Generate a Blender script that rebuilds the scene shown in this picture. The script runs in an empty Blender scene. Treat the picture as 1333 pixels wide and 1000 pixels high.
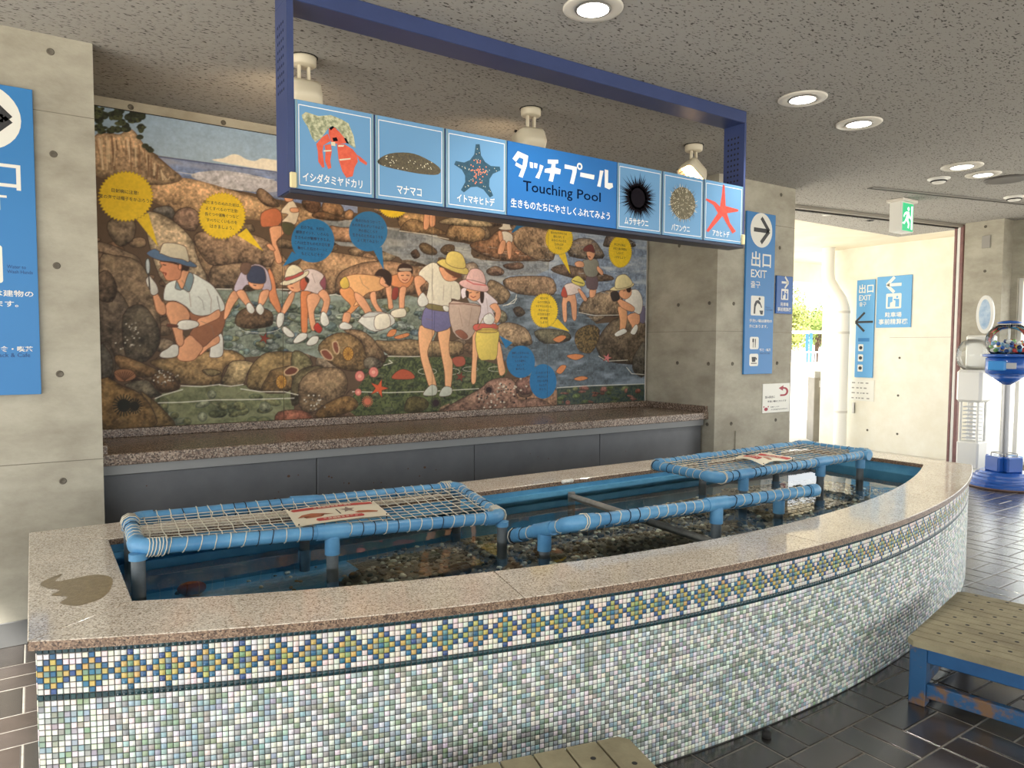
import bpy, math, random
import numpy as np
from mathutils import Vector, Matrix
random.seed(7); rng = np.random.default_rng(7)
scene = bpy.context.scene
col = scene.collection
# ---------------------------------------------------------------- camera
FPX, CX, CY, EYE = 929.74, 666.5, 500.0, 1.637
_p, _r, _a = [math.radians(t) for t in (3.0552, 0.2718, 56.1453)]
F0 = Vector((math.cos(_a), math.sin(_a), 0)); R0 = Vector((math.sin(_a), -math.cos(_a), 0)); UP = Vector((0, 0, 1))
FW = F0*math.cos(_p) - UP*math.sin(_p); U1 = UP*math.cos(_p) + F0*math.sin(_p)
RT = R0*math.cos(_r) + U1*math.sin(_r); UV = U1*math.cos(_r) - R0*math.sin(_r)
CAM = Vector((0, 0, EYE))
cam_data = bpy.data.cameras.new('camera'); cam = bpy.data.objects.new('camera', cam_data); col.objects.link(cam)
cam_data.sensor_width = 36; cam_data.lens = FPX/1333*36; cam_data.clip_start = 0.05; cam_data.clip_end = 300
mw = Matrix.Identity(4)
for i in range(3):
    mw[i][0] = RT[i]; mw[i][1] = UV[i]; mw[i][2] = -FW[i]; mw[i][3] = CAM[i]
cam.matrix_world = mw
scene.camera = cam
# ---------------------------------------------------------------- light, exposure
w = bpy.data.worlds.new('overcast_sky'); scene.world = w; w.use_nodes = True
bg = w.node_tree.nodes['Background']; bg.inputs[0].default_value = (0.93, 0.97, 1.0, 1); bg.inputs[1].default_value = 5.5
sun_d = bpy.data.lights.new('sun', 'SUN'); sun_d.energy = 38.0; sun_d.angle = math.radians(2); sun_d.color = (1, 0.96, 0.9)
sun = bpy.data.objects.new('sun', sun_d); col.objects.link(sun)
sun.rotation_euler = Vector((0.62, 0.24, -0.74)).to_track_quat('-Z', 'Y').to_euler()
vs = scene.view_settings
vs.view_transform = 'Standard'; vs.look = 'None'; vs.gamma = 1.0; vs.use_curve_mapping = False; vs.exposure = -0.96

# ---------------------------------------------------------------- helpers
def lin(c):
    return tuple((v/255/12.92 if v/255 <= 0.04045 else ((v/255+0.055)/1.055)**2.4) for v in c[:3])
def pxray(x, y): return FW + RT*((x-CX)/FPX) + UV*((CY-y)/FPX)
def onp(x, y, i, v):
    d = pxray(x, y); return CAM + d*((v-CAM[i])/d[i])
def onz(x, y, z): return onp(x, y, 2, z)
def ony(x, y, v): return onp(x, y, 1, v)
def onx(x, y, v): return onp(x, y, 0, v)
def topx(p):
    v = Vector(p)-CAM; z = v.dot(FW)
    return CX+FPX*v.dot(RT)/z, CY-FPX*v.dot(UV)/z

MATS = {}
def mat(name, c, rough=0.6, metal=0.0, c2=None, scale=8.0, detail=6, bump=0.0, bscale=None, emit=None, estr=0, ramp=(0.35, 0.65), spec=0.5, stretch=None, alpha=None, attr=None, objcol=False, coat=0):
    if name in MATS: return MATS[name]
    m = bpy.data.materials.new(name); m.use_nodes = True; nt = m.node_tree; b = nt.nodes['Principled BSDF']
    MATS[name] = m
    L = nt.links.new
    b.inputs['Roughness'].default_value = rough; b.inputs['Metallic'].default_value = metal
    b.inputs['Specular IOR Level'].default_value = spec
    b.inputs['Coat Weight'].default_value = coat; b.inputs['Coat Roughness'].default_value = 0.22 if name.startswith('brown_paver') else 0.1
    b.inputs['Base Color'].default_value = (*lin(c), 1)
    tc = nt.nodes.new('ShaderNodeTexCoord'); src = tc.outputs['Object']
    if stretch:
        mp = nt.nodes.new('ShaderNodeMapping'); mp.inputs['Scale'].default_value = stretch; L(src, mp.inputs[0]); src = mp.outputs[0]
    base = None
    if attr:
        a = nt.nodes.new('ShaderNodeAttribute'); a.attribute_name = attr; base = a.outputs['Color']
    if objcol:
        a = nt.nodes.new('ShaderNodeObjectInfo'); base = a.outputs['Color']
    if c2 is not None or base is not None:
        n = nt.nodes.new('ShaderNodeTexNoise'); n.inputs['Scale'].default_value = scale; n.inputs['Detail'].default_value = detail
        n.inputs['Roughness'].default_value = 0.65; L(src, n.inputs['Vector'])
        r = nt.nodes.new('ShaderNodeValToRGB'); r.color_ramp.elements[0].position = ramp[0]; r.color_ramp.elements[1].position = ramp[1]
        L(n.outputs['Fac'], r.inputs[0])
        if base is None:
            r.color_ramp.elements[0].color = (*lin(c), 1); r.color_ramp.elements[1].color = (*lin(c2), 1)
            L(r.outputs[0], b.inputs['Base Color'])
        elif c2 is not None:
            r.color_ramp.elements[0].color = (0.82, 0.82, 0.82, 1); r.color_ramp.elements[1].color = (1.08, 1.08, 1.08, 1)
            mx = nt.nodes.new('ShaderNodeMix'); mx.data_type = 'RGBA'; mx.blend_type = 'MULTIPLY'; mx.inputs[0].default_value = 1
            L(base, mx.inputs[6]); L(r.outputs[0], mx.inputs[7]); L(mx.outputs[2], b.inputs['Base Color'])
        else:
            L(base, b.inputs['Base Color'])
    if bump:
        n = nt.nodes.new('ShaderNodeTexNoise'); n.inputs['Scale'].default_value = bscale or scale*3; n.inputs['Detail'].default_value = 5; L(src, n.inputs['Vector'])
        bp = nt.nodes.new('ShaderNodeBump'); bp.inputs['Strength'].default_value = bump; bp.inputs['Distance'].default_value = 0.01
        L(n.outputs['Fac'], bp.inputs['Height']); L(bp.outputs[0], b.inputs['Normal'])
    if emit:
        b.inputs['Emission Color'].default_value = (*lin(emit), 1); b.inputs['Emission Strength'].default_value = estr
    return m

def speckle(name, cols, scale, rough, bump=0.0, wet=0.0, spec=0.5):
    """granite: voronoi grains of several colours over a slow noise"""
    m = bpy.data.materials.new(name); m.use_nodes = True; nt = m.node_tree; b = nt.nodes['Principled BSDF']; L = nt.links.new
    tc = nt.nodes.new('ShaderNodeTexCoord')
    v = nt.nodes.new('ShaderNodeTexVoronoi'); v.inputs['Scale'].default_value = scale; L(tc.outputs['Object'], v.inputs['Vector'])
    sp = nt.nodes.new('ShaderNodeSeparateColor'); L(v.outputs['Color'], sp.inputs[0])
    r = nt.nodes.new('ShaderNodeValToRGB'); r.color_ramp.interpolation = 'LINEAR'
    els = r.color_ramp.elements
    while len(els) < len(cols): els.new(0.5)
    for i, (p, c) in enumerate(cols):
        els[i].position = p; els[i].color = (*lin(c), 1)
    L(sp.outputs[0], r.inputs[0])
    n = nt.nodes.new('ShaderNodeTexNoise'); n.inputs['Scale'].default_value = 3.0; n.inputs['Detail'].default_value = 6; L(tc.outputs['Object'], n.inputs['Vector'])
    r2 = nt.nodes.new('ShaderNodeValToRGB'); r2.color_ramp.elements[0].position = 0.3; r2.color_ramp.elements[1].position = 0.7
    r2.color_ramp.elements[0].color = (0.90, 0.88, 0.85, 1); r2.color_ramp.elements[1].color = (1.10, 1.09, 1.08, 1); L(n.outputs['Fac'], r2.inputs[0])
    mx = nt.nodes.new('ShaderNodeMix'); mx.data_type = 'RGBA'; mx.blend_type = 'MULTIPLY'; mx.inputs[0].default_value = 1
    L(r.outputs[0], mx.inputs[6]); L(r2.outputs[0], mx.inputs[7]); L(mx.outputs[2], b.inputs['Base Color'])
    b.inputs['Roughness'].default_value = rough; b.inputs['Specular IOR Level'].default_value = spec
    if bump:
        bp = nt.nodes.new('ShaderNodeBump'); bp.inputs['Strength'].default_value = bump; bp.inputs['Distance'].default_value = 0.004
        L(sp.outputs[1], bp.inputs['Height']); L(bp.outputs[0], b.inputs['Normal'])
    MATS[name] = m
    return m

def tag(o, label=None, cat=None, group=None, kind=None):
    if label: o['label'] = label
    if cat: o['category'] = cat
    if group: o['group'] = group
    if kind: o['kind'] = kind
    return o
def empty(name, loc=(0, 0, 0)):
    o = bpy.data.objects.new(name, None); col.objects.link(o); o.location = loc; o.empty_display_size = 0.1
    return o
def rootloc(o):
    p = Vector((0, 0, 0))
    while o is not None:
        p += o.location; o = o.parent
    return p
def link(name, me, m, parent=None):
    o = bpy.data.objects.new(name, me); col.objects.link(o)
    if m is not None and not me.materials: me.materials.append(m)
    if parent is not None: o.parent = parent
    return o

class MB:
    def __init__(s): s.v = []; s.f = []; s.sm = []; s.mi = []; s.cur = 0
    def add(s, vs, fs, smooth=False):
        k = len(s.v); s.v += [Vector(p) for p in vs]; s.f += [tuple(k+i for i in f) for f in fs]; s.sm += [smooth]*len(fs); s.mi += [s.cur]*len(fs)
        return s
    def box(s, a, b, M=None):
        x0, y0, z0 = [min(a[i], b[i]) for i in range(3)]; x1, y1, z1 = [max(a[i], b[i]) for i in range(3)]
        vs = [Vector(p) for p in ((x0, y0, z0), (x1, y0, z0), (x1, y1, z0), (x0, y1, z0), (x0, y0, z1), (x1, y0, z1), (x1, y1, z1), (x0, y1, z1))]
        if M is not None: vs = [M @ p for p in vs]
        return s.add(vs, [(0, 3, 2, 1), (4, 5, 6, 7), (0, 1, 5, 4), (1, 2, 6, 5), (2, 3, 7, 6), (3, 0, 4, 7)])
    def bbox(s, a, b, c=0.004, M=None):
        """box with chamfered edges"""
        lo = [min(a[i], b[i]) for i in range(3)]; hi = [max(a[i], b[i]) for i in range(3)]
        c = min(c, min(hi[i]-lo[i] for i in range(3))*0.45)
        vs = []; idx = {}
        for X in (0, 1):
            for Y in (0, 1):
                for Z in (0, 1):
                    cor = (X, Y, Z)
                    for ax in range(3):
                        p = [(hi[i]-c if cor[i] else lo[i]+c) for i in range(3)]; p[ax] = hi[ax] if cor[ax] else lo[ax]
                        idx[cor, ax] = len(vs); vs.append(Vector(p))
        fs = []
        def orient(f, n):
            a_, b_, c_ = vs[f[0]], vs[f[1]], vs[f[2]]
            return f if (b_-a_).cross(c_-b_).dot(n) > 0 else f[::-1]
        for ax in range(3):
            o1, o2 = [i for i in range(3) if i != ax]
            for sd in (0, 1):
                f = []
                for q in ((0, 0), (1, 0), (1, 1), (0, 1)):
                    cor = [0, 0, 0]; cor[ax] = sd; cor[o1], cor[o2] = q; f.append(idx[tuple(cor), ax])
                n = Vector((0, 0, 0)); n[ax] = 1 if sd else -1
                fs.append(orient(tuple(f), n))
            for q in ((0, 0), (1, 0), (1, 1), (0, 1)):
                c0 = [0, 0, 0]; c1 = [0, 0, 0]; c0[ax] = 0; c1[ax] = 1
                c0[o1], c0[o2] = q; c1[o1], c1[o2] = q
                c0 = tuple(c0); c1 = tuple(c1)
                n = Vector((0, 0, 0)); n[o1] = q[0]*2-1; n[o2] = q[1]*2-1
                fs.append(orient((idx[c0, o1], idx[c1, o1], idx[c1, o2], idx[c0, o2]), n))
        for X in (0, 1):
            for Y in (0, 1):
                for Z in (0, 1):
                    fs.append(orient(tuple(idx[(X, Y, Z), ax] for ax in range(3)), Vector((X*2-1, Y*2-1, Z*2-1))))
        if M is not None: vs = [M @ p for p in vs]
        return s.add(vs, fs)
    def tube(s, pts, r, n=10, cap=True, smooth=True, closed=False):
        pts = [Vector(p) for p in pts]; k = len(pts)
        rs = r if isinstance(r, (list, tuple)) else [r]*k
        vs = []; fs = []; prev = None
        for i, p in enumerate(pts):
            if closed: t = pts[(i+1) % k]-pts[i-1]
            else: t = pts[min(i+1, k-1)]-pts[max(i-1, 0)]
            t.normalize()
            if prev is None:
                u = t.orthogonal().normalized()
            else:
                u = (prev - t*prev.dot(t)).normalized()
            prev = u; v = t.cross(u)
            for j in range(n):
                a = 2*math.pi*j/n; vs.append(p + (u*math.cos(a)+v*math.sin(a))*rs[i])
        for i in range(k if closed else k-1):
            i2 = (i+1) % k
            for j in range(n):
                fs.append((i*n+j, i*n+(j+1) % n, i2*n+(j+1) % n, i2*n+j))
        s.add(vs, fs, smooth)
        if cap and not closed:
            s.add(vs[:n], [tuple(range(n-1, -1, -1))]); s.add(vs[-n:], [tuple(range(n))])
        return s
    def lathe(s, c, prof, n=24, smooth=True, M=None):
        """prof: list of (r,z)"""
        c = Vector(c); vs = []; fs = []
        for r, z in prof:
            for j in range(n):
                a = 2*math.pi*j/n; vs.append(Vector((r*math.cos(a), r*math.sin(a), z)))
        for i in range(len(prof)-1):
            for j in range(n):
                fs.append((i*n+j, i*n+(j+1) % n, (i+1)*n+(j+1) % n, (i+1)*n+j))
        if prof[0][0] > 1e-6: fs.append(tuple(range(n-1, -1, -1)))
        if prof[-1][0] > 1e-6: fs.append(tuple((len(prof)-1)*n+j for j in range(n)))
        vs = [(M @ p if M is not None else p)+c for p in vs]
        return s.add(vs, fs, smooth)
    def sphere(s, c, r, n=10, k=6, M=None):
        rr = r if isinstance(r, (tuple, list)) else (r, r, r)
        vs = [Vector((0, 0, -1))]; fs = []
        for i in range(1, k):
            t = -math.pi/2+math.pi*i/k
            for j in range(n):
                a = 2*math.pi*j/n; vs.append(Vector((math.cos(t)*math.cos(a), math.cos(t)*math.sin(a), math.sin(t))))
        vs.append(Vector((0, 0, 1)))
        for j in range(n): fs.append((0, 1+(j+1) % n, 1+j))
        for i in range(k-2):
            for j in range(n): fs.append((1+i*n+j, 1+i*n+(j+1) % n, 1+(i+1)*n+(j+1) % n, 1+(i+1)*n+j))
        b0 = 1+(k-2)*n
        for j in range(n): fs.append((b0+j, b0+(j+1) % n, len(vs)-1))
        vs = [Vector((p.x*rr[0], p.y*rr[1], p.z*rr[2])) for p in vs]
        vs = [(M @ p if M is not None else p)+Vector(c) for p in vs]
        return s.add(vs, fs, True)
    def prism(s, pts, z0, z1):
        """vertical prism over an xy polygon (counter-clockwise)"""
        n = len(pts)
        vs = [Vector((p[0], p[1], z0)) for p in pts]+[Vector((p[0], p[1], z1)) for p in pts]
        fs = [tuple(range(n-1, -1, -1)), tuple(range(n, 2*n))]+[(i, (i+1) % n, n+(i+1) % n, n+i) for i in range(n)]
        return s.add(vs, fs)
    def build(s, name, m, parent=None):
        off = rootloc(parent) if parent is not None else Vector((0, 0, 0))
        me = bpy.data.meshes.new(name); me.from_pydata([tuple(p-off) for p in s.v], [], s.f)
        if isinstance(m, (list, tuple)):
            for q in m: me.materials.append(q)
            me.polygons.foreach_set('material_index', s.mi)
        else: me.materials.append(m)
        me.polygons.foreach_set('use_smooth', s.sm); me.update()
        o = bpy.data.objects.new(name, me); col.objects.link(o)
        if parent is not None: o.parent = parent
        return o

class Frame:
    """a flat face: u to the viewer's right, v up, w out of the face"""
    def __init__(s, o, ex, ey):
        s.o = Vector(o); s.ex = Vector(ex).normalized(); s.ey = Vector(ey).normalized(); s.n = s.ex.cross(s.ey)
    def p(s, u, v, w=0.0): return s.o+s.ex*u+s.ey*v+s.n*w
    def px(s, x, y):
        d = pxray(x, y); t = (s.o-CAM).dot(s.n)/d.dot(s.n); q = CAM+d*t-s.o
        return q.dot(s.ex), q.dot(s.ey)
def wallframe(Y): return Frame((0, Y, 0), (1, 0, 0), (0, 0, 1))
def poly(fr, pts, w, m, name, parent=None):
    """flat print: a polygon lying w above the face"""
    mb = MB(); mb.add([fr.p(u, v, w) for u, v in pts], [tuple(range(len(pts)))])
    return mb.build(name, m, parent)
def ell(c, rx, ry, n=24, a0=0.0):
    return [(c[0]+rx*math.cos(2*math.pi*i/n+a0), c[1]+ry*math.sin(2*math.pi*i/n+a0)) for i in range(n)]
def rrect(u0, v0, u1, v1, r, n=4):
    pts = []
    for cx, cy, a in ((u1-r, v1-r, 0), (u0+r, v1-r, 90), (u0+r, v0+r, 180), (u1-r, v0+r, 270)):
        for i in range(n+1):
            t = math.radians(a+90*i/n); pts.append((cx+r*math.cos(t), cy+r*math.sin(t)))
    return pts
def multi(fr, polys, w, m, name, parent=None):
    mb = MB()
    for q in polys: mb.add([fr.p(u, v, w) for u, v in q], [tuple(range(len(q)))])
    return mb.build(name, m, parent)
def text(fr, s, u0, v0, u1, v1, w, m, name, parent=None, bold=0.0, shear=0.0, align='FIT'):
    """lettering fitted into the box u0..u1, v0..v1 of the face"""
    cu = bpy.data.curves.new('lettering', 'FONT'); cu.body = s; cu.size = 1.0; cu.offset = bold; cu.resolution_u = 2
    o = bpy.data.objects.new('lettering', cu); col.objects.link(o)
    dg = bpy.context.evaluated_depsgraph_get(); me = bpy.data.meshes.new_from_object(o.evaluated_get(dg))
    bpy.data.objects.remove(o); bpy.data.curves.remove(cu)
    n = len(me.vertices)
    if n == 0: return None
    co = np.empty(n*3, dtype=np.float64); me.vertices.foreach_get('co', co); co = co.reshape(-1, 3)
    lo = co.min(0); hi = co.max(0); sz = np.maximum(hi-lo, 1e-6)
    sx = (u1-u0)/sz[0]; sy = (v1-v0)/sz[1]
    off = rootloc(parent) if parent is not None else Vector((0, 0, 0))
    uu = u0+(co[:, 0]-lo[0])*sx; vv = v0+(co[:, 1]-lo[1])*sy; uu = uu+shear*(vv-v0)
    O = np.array(fr.o-off+fr.n*w); out = O+uu[:, None]*np.array(fr.ex)+vv[:, None]*np.array(fr.ey)
    me.vertices.foreach_set('co', out.ravel().astype(np.float32)); me.materials.clear(); me.materials.append(m); me.name = name; me.update()
    ob = bpy.data.objects.new(name, me); col.objects.link(ob)
    if parent is not None: ob.parent = parent
    return ob
def textc(fr, s, uc, vc, h, w, m, name, parent=None, bold=0.0, adv=0.95):
    """one centred line, h tall; full-width characters are about as wide as tall"""
    n = sum(0.55 if ord(c) < 256 else 1.0 for c in s); wd = n*h*adv
    return text(fr, s, uc-wd/2, vc-h/2, uc+wd/2, vc+h/2, w, m, name, parent, bold)
def catmull(pts, k=5):
    n = len(pts); out = []
    P = [np.array(p, float) for p in pts]
    for i in range(n):
        a, b, c, d = P[i-1], P[i], P[(i+1) % n], P[(i+2) % n]
        for j in range(k):
            t = j/k; out.append(0.5*((2*b)+(c-a)*t+(2*a-5*b+4*c-d)*t*t+(3*b-a-3*c+d)*t**3))
    return out
# ---------------------------------------------------------------- dimensions of the place
ZC, YP, YB = 3.293, 4.65, 5.587
XL, XRC, XR = 0.318, 5.492, 6.689
TC = (2.922, 8.72); TRAD = 6.874; TX0, TX1, TYB = -0.035, 5.879, 3.985; RIM = 0.757
# ---------------------------------------------------------------- materials of the shell
def concrete(name, c, c2):
    m = mat(name, c, 0.75, c2=c2, scale=2.2, detail=10, bump=0.12, bscale=45, spec=0.3, stretch=(1, 1, 1.8)); return m
M_conc = concrete('fair_faced_concrete', (150, 144, 129), (180, 175, 159))
M_conc_seam = mat('concrete_seam', (118, 112, 98), 0.85)
M_hole = mat('tie_hole_plug', (112, 106, 94), 0.8, c2=(84, 78, 68), scale=30)
M_white = mat('white_plastic', (232, 230, 222), 0.4)
M_cream = mat('cream_render', (232, 226, 208), 0.8, c2=(240, 236, 222), scale=3)
M_soffit = mat('cream_soffit', (224, 214, 190), 0.8, c2=(232, 224, 204), scale=2)
M_metal = mat('brushed_steel', (165, 163, 158), 0.35, metal=0.8)
M_dark = mat('dark_gap', (38, 36, 34), 0.8)

def ceiling_mat():
    m = bpy.data.materials.new('fissured_ceiling_board'); m.use_nodes = True; nt = m.node_tree; b = nt.nodes['Principled BSDF']; L = nt.links.new
    tc = nt.nodes.new('ShaderNodeTexCoord'); mp = nt.nodes.new('ShaderNodeMapping'); mp.inputs['Scale'].default_value = (38, 84, 1); L(tc.outputs['Object'], mp.inputs[0])
    ns = nt.nodes.new('ShaderNodeTexNoise'); ns.inputs['Scale'].default_value = 1.0; ns.inputs['Detail'].default_value = 3; L(mp.outputs[0], ns.inputs['Vector'])
    r = nt.nodes.new('ShaderNodeValToRGB'); e = r.color_ramp.elements
    e[0].position = 0.33; e[0].color = (*lin((74, 70, 66)), 1); e[1].position = 0.42; e[1].color = (*lin((166, 163, 157)), 1)
    L(ns.outputs['Fac'], r.inputs[0]); L(r.outputs[0], b.inputs['Base Color'])
    bp = nt.nodes.new('ShaderNodeBump'); bp.inputs['Strength'].default_value = 0.5; bp.inputs['Distance'].default_value = 0.004
    L(ns.outputs['Fac'], bp.inputs['Height']); L(bp.outputs[0], b.inputs['Normal']); b.inputs['Roughness'].default_value = 0.9
    b.inputs['Specular IOR Level'].default_value = 0.2
    return m
M_ceil = ceiling_mat()

# ---------------------------------------------------------------- floor with basket-weave pavers
def struct(o): o['kind'] = 'structure'; return o
mb = MB(); mb.box((-60, -60, -0.3), (70, 70, -0.06)); struct(mb.build('ground', mat('outdoor_paving', (196, 190, 178), 0.85, c2=(210, 205, 195), scale=1.5)))
FX0, FX1, FY0, FY1 = -2.8, 10.8, -7.5, 5.75
mb = MB(); mb.box((FX0, FY0, -0.06), (FX1, FY1, -0.0025)); floor = struct(mb.build('floor', mat('floor_grout', (150, 146, 138), 0.85, c2=(126, 121, 112), scale=20)))
M_paver = mat('brown_paver', (90, 82, 76), 0.26, objcol=True, c2=(1, 1, 1), scale=14, detail=8, bump=0.05, bscale=60, spec=0.45, coat=0.9)
M_paver2 = mat('brown_paver_field', (90, 82, 76), 0.26, attr='shade', c2=(1, 1, 1), scale=14, detail=8, bump=0.05, bscale=60, spec=0.45, coat=0.9)
MOD = 0.298
def paver_geo(lx, ly, c=0.004, h=0.008):
    vs = [(-lx/2, -ly/2, -h), (lx/2, -ly/2, -h), (lx/2, ly/2, -h), (-lx/2, ly/2, -h),
          (-lx/2, -ly/2, -c*0.4), (lx/2, -ly/2, -c*0.4), (lx/2, ly/2, -c*0.4), (-lx/2, ly/2, -c*0.4),
          (-lx/2+c, -ly/2+c, 0), (lx/2-c, -ly/2+c, 0), (lx/2-c, ly/2-c, 0), (-lx/2+c, ly/2-c, 0)]
    fs = [(0, 1, 5, 4), (1, 2, 6, 5), (2, 3, 7, 6), (3, 0, 4, 7), (4, 5, 9, 8), (5, 6, 10, 9), (6, 7, 11, 10), (7, 4, 8, 11), (8, 9, 10, 11)]
    return vs, fs
J = 0.008
PG = {0: paver_geo(MOD-J, MOD/2-J), 1: paver_geo(MOD/2-J, MOD-J)}
PM = {}
for k in (0, 1):
    me = bpy.data.meshes.new('paver'); me.from_pydata(*[PG[k][0], [], PG[k][1]]); me.materials.append(M_paver); me.update(); PM[k] = me
def in_pool(x, y, g=0.0):
    return TX0+0.02-g < x < TX1-0.02+g and y < TYB+g and (x-TC[0])**2+(y-TC[1])**2 < (TRAD-0.02+g)**2
def tone():
    t = random.gauss(0, 1); b = random.choice([(62, 57, 53), (70, 62, 58), (56, 52, 49), (72, 63, 58)])
    return lin([v*(1+0.06*t) for v in b])
pavers = []
for i in range(int((FX0-2.755)/MOD), int((FX1-2.755)/MOD)):
    for j in range(int((FY0-1.68)/MOD), int((FY1-1.68)/MOD)):
        x = 2.755+i*MOD; y = 1.68+j*MOD
        k = (i+j) % 2
        for h in (0, 1):
            c = (x+MOD/2, y+MOD*(0.25+0.5*h)) if k == 0 else (x+MOD*(0.25+0.5*h), y+MOD/2)
            if in_pool(*c, -0.15): continue
            if c[1] > YP-0.05 and (c[0] < XL+0.1 or XRC-0.1 < c[0] < XR+0.1): continue
            pavers.append((c, k))
def pkey(q):
    (x, y), k = q
    d = Vector((x, y, 0))-CAM
    if d.dot(FW) < 0.3: return 1e3
    X, Y = topx((x, y, 0))
    hid = (-0.02 < x < 5.9 and y > 2.2) or (x > 0 and y > 2.4 and x < 6.2 and X < 1250)
    if not (-20 < X < 1353 and -20 < Y < 1020) or hid: return 1e3+d.length
    return d.length
pavers.sort(key=pkey)
for q in pavers[:300]:
    (x, y), k = q
    o = bpy.data.objects.new('paver', PM[k]); col.objects.link(o); o.parent = floor; o.location = (x, y, random.uniform(-0.0008, 0.0008)); o.color = (*tone(), 1)
mb = MB(); shades = []
for (x, y), k in pavers[300:]:
    vs, fs = PG[k]; t = tone()
    mb.add([(p[0]+x, p[1]+y, p[2]) for p in vs], fs); shades += [t]*(9*4)
o = mb.build('paver_field', M_paver2, floor); o['kind'] = 'stuff'
at = o.data.color_attributes.new('shade', 'FLOAT_COLOR', 'CORNER')
at.data.foreach_set('color', np.c_[np.array(shades), np.ones(len(shades))].astype(np.float32).ravel())
# ---------------------------------------------------------------- ceiling, walls
mb = MB(); mb.box((-2.8, -7.5, ZC), (10.8, 5.75, ZC+0.18)); ceiling = struct(mb.build('ceiling', M_ceil))  # unseen outer edges shaped to set the daylight and the sun patch
def holes(parent, pts, axis, at):
    """round formwork plugs, slightly sunk, with a rim"""
    for (a, z) in pts:
        mb = MB(); M = Matrix.Rotation(math.radians(90), 3, 'X') if axis == 'Y' else Matrix.Rotation(math.radians(-90), 3, 'Y')
        c = (a, at, z) if axis == 'Y' else (at, a, z)
        mb.lathe(c, [(0.0, 0.001), (0.011, 0.001), (0.013, 0.0035), (0.017, 0.0035), (0.019, 0.0)], 14, True, M)
        mb.build('tie_hole', M_hole, parent)
def seam(parent, a, b, t=0.0035):
    mb = MB(); mb.box([v-t/2 for v in a], [v+t/2 for v in b]); mb.build('seam', M_conc_seam, parent)
mb = MB(); mb.box((-2.9, YP, -0.05), (XL, 5.75, ZC)); wl = struct(mb.build('wall_left', M_conc))
ZH = [3.205, 2.663, 2.063, 1.471, 0.876, 0.28]
holes(wl, [(0.121, z) for z in ZH]+[(-0.45, z) for z in ZH], 'Y', YP)
for z in (2.885, 0.985): seam(wl, (-2.9, YP, z), (XL, YP, z))
mb = MB(); mb.box((XL, YB, -0.05), (XRC, 5.75, ZC)); wb = struct(mb.build('wall_back', M_conc))
holes(wb, [(0.60, 3.255), (1.2, 3.255), (1.8, 3.255)], 'Y', YB)
mb = MB(); mb.box((XRC, YP, -0.05), (XR, 5.75, ZC)); wr = struct(mb.build('wall_right', M_conc))
holes(wr, [(5.742, z) for z in ZH]+[(6.448, z) for z in ZH], 'Y', YP)
holes(wr, [(onx(px, 400, XRC).y, z) for px in (883, 923.5) for z in ZH[1:5]], 'X', XRC)
for z in (1.79,): seam(wr, (XRC, YP, z), (XR, YP, z)); seam(wr, (XRC, YP, z), (XRC, YB, z))
for z in (2.885,): seam(wr, (XRC, YP, z), (XR, YP, z))
mb = MB(); mb.box((5.80, YP-0.012, 0.0), (5.88, YP, 0.80)); mb.build('conduit_cover', M_conc, wr)
mb = MB(); mb.bbox((-2.9, YP-0.012, 0.0), (XL, YP-0.0005, 0.135), 0.003); struct(mb.build('baseboard_left', mat('grey_vinyl_skirting', (112, 112, 110), 0.5)))
# entrance at the far right: header track, post, end wall, canopy outside
E0 = Vector((XR, 5.32, ZC)); E1 = Vector((10.43, 4.72, ZC))
mb = MB(); dv = (E1-E0).normalized(); nn = Vector((-dv.y, dv.x, 0))
def bar(mb, a, b, w, h):
    a = Vector(a); b = Vector(b); t = (b-a).normalized(); s = t.cross(UP).normalized()*w/2
    vs = [a-s, a+s, b+s, b-s]; mb.add(vs+[v-UP*h for v in vs], [(0, 1, 2, 3), (7, 6, 5, 4), (0, 4, 5, 1), (1, 5, 6, 2), (2, 6, 7, 3), (3, 7, 4, 0)]); return mb
bar(mb, E0, E1, 0.11, 0.035); struct(mb.build('trim_1', mat('track_grey', (150, 144, 132), 0.5)))
mb = MB(); bar(mb, E0+nn*0.02-UP*0.036, E1+nn*0.02-UP*0.036, 0.03, 0.012); struct(mb.build('trim_2', M_dark))
M_rust = mat('brown_red_frame', (120, 84, 82), 0.5, c2=(140, 100, 96), scale=9)
post = empty('door_1', (10.43, 4.70, 0)); struct(post)
mb = MB(); mb.bbox((10.40, 4.66, 0), (10.46, 4.70, ZC-0.01), 0.005); mb.build('door_post', M_rust, post)
mb = MB(); mb.bbox((10.405, 4.70, 0), (10.46, 4.74, ZC-0.01), 0.005); mb.build('door_post_cover', M_white, post)
mb = MB(); mb.bbox((10.40, 4.742, 0), (10.46, 4.775, ZC-0.01), 0.005); mb.build('door_post', M_rust, post)
pw = onx(1325, 362, 10.62)
ZW = 1.38
mb = MB(); mb.box((10.35, 4.16, ZW), (10.8, 4.62, ZC)); mb.box((10.62, pw.y, ZW), (10.8, 4.16, ZC)); mb.box((10.62, 3.2, pw.z), (10.8, pw.y, ZC))
mb.box((10.62, 3.2, -0.05), (10.8, 4.62, 0.12)); wf = struct(mb.build('wall_far', M_conc))
g = onx(1284, 315, 10.35); mb = MB(); mb.bbox((10.335, g.y-0.05, g.z-0.08), (10.35, g.y+0.05, g.z+0.08), 0.003); mb.build('vent_plate', mat('vent_grey', (150, 146, 138), 0.5), wf)
holes(wf, [(onx(1282, 353, 10.35).y, onx(1282, 353, 10.35).z), (onx(1283, 295, 10.35).y, onx(1283, 295, 10.35).z)], 'X', 10.35)
wn = empty('window_1', (10.7, pw.y-0.02, 0.12)); struct(wn)
mb = MB(); y = pw.y
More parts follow.
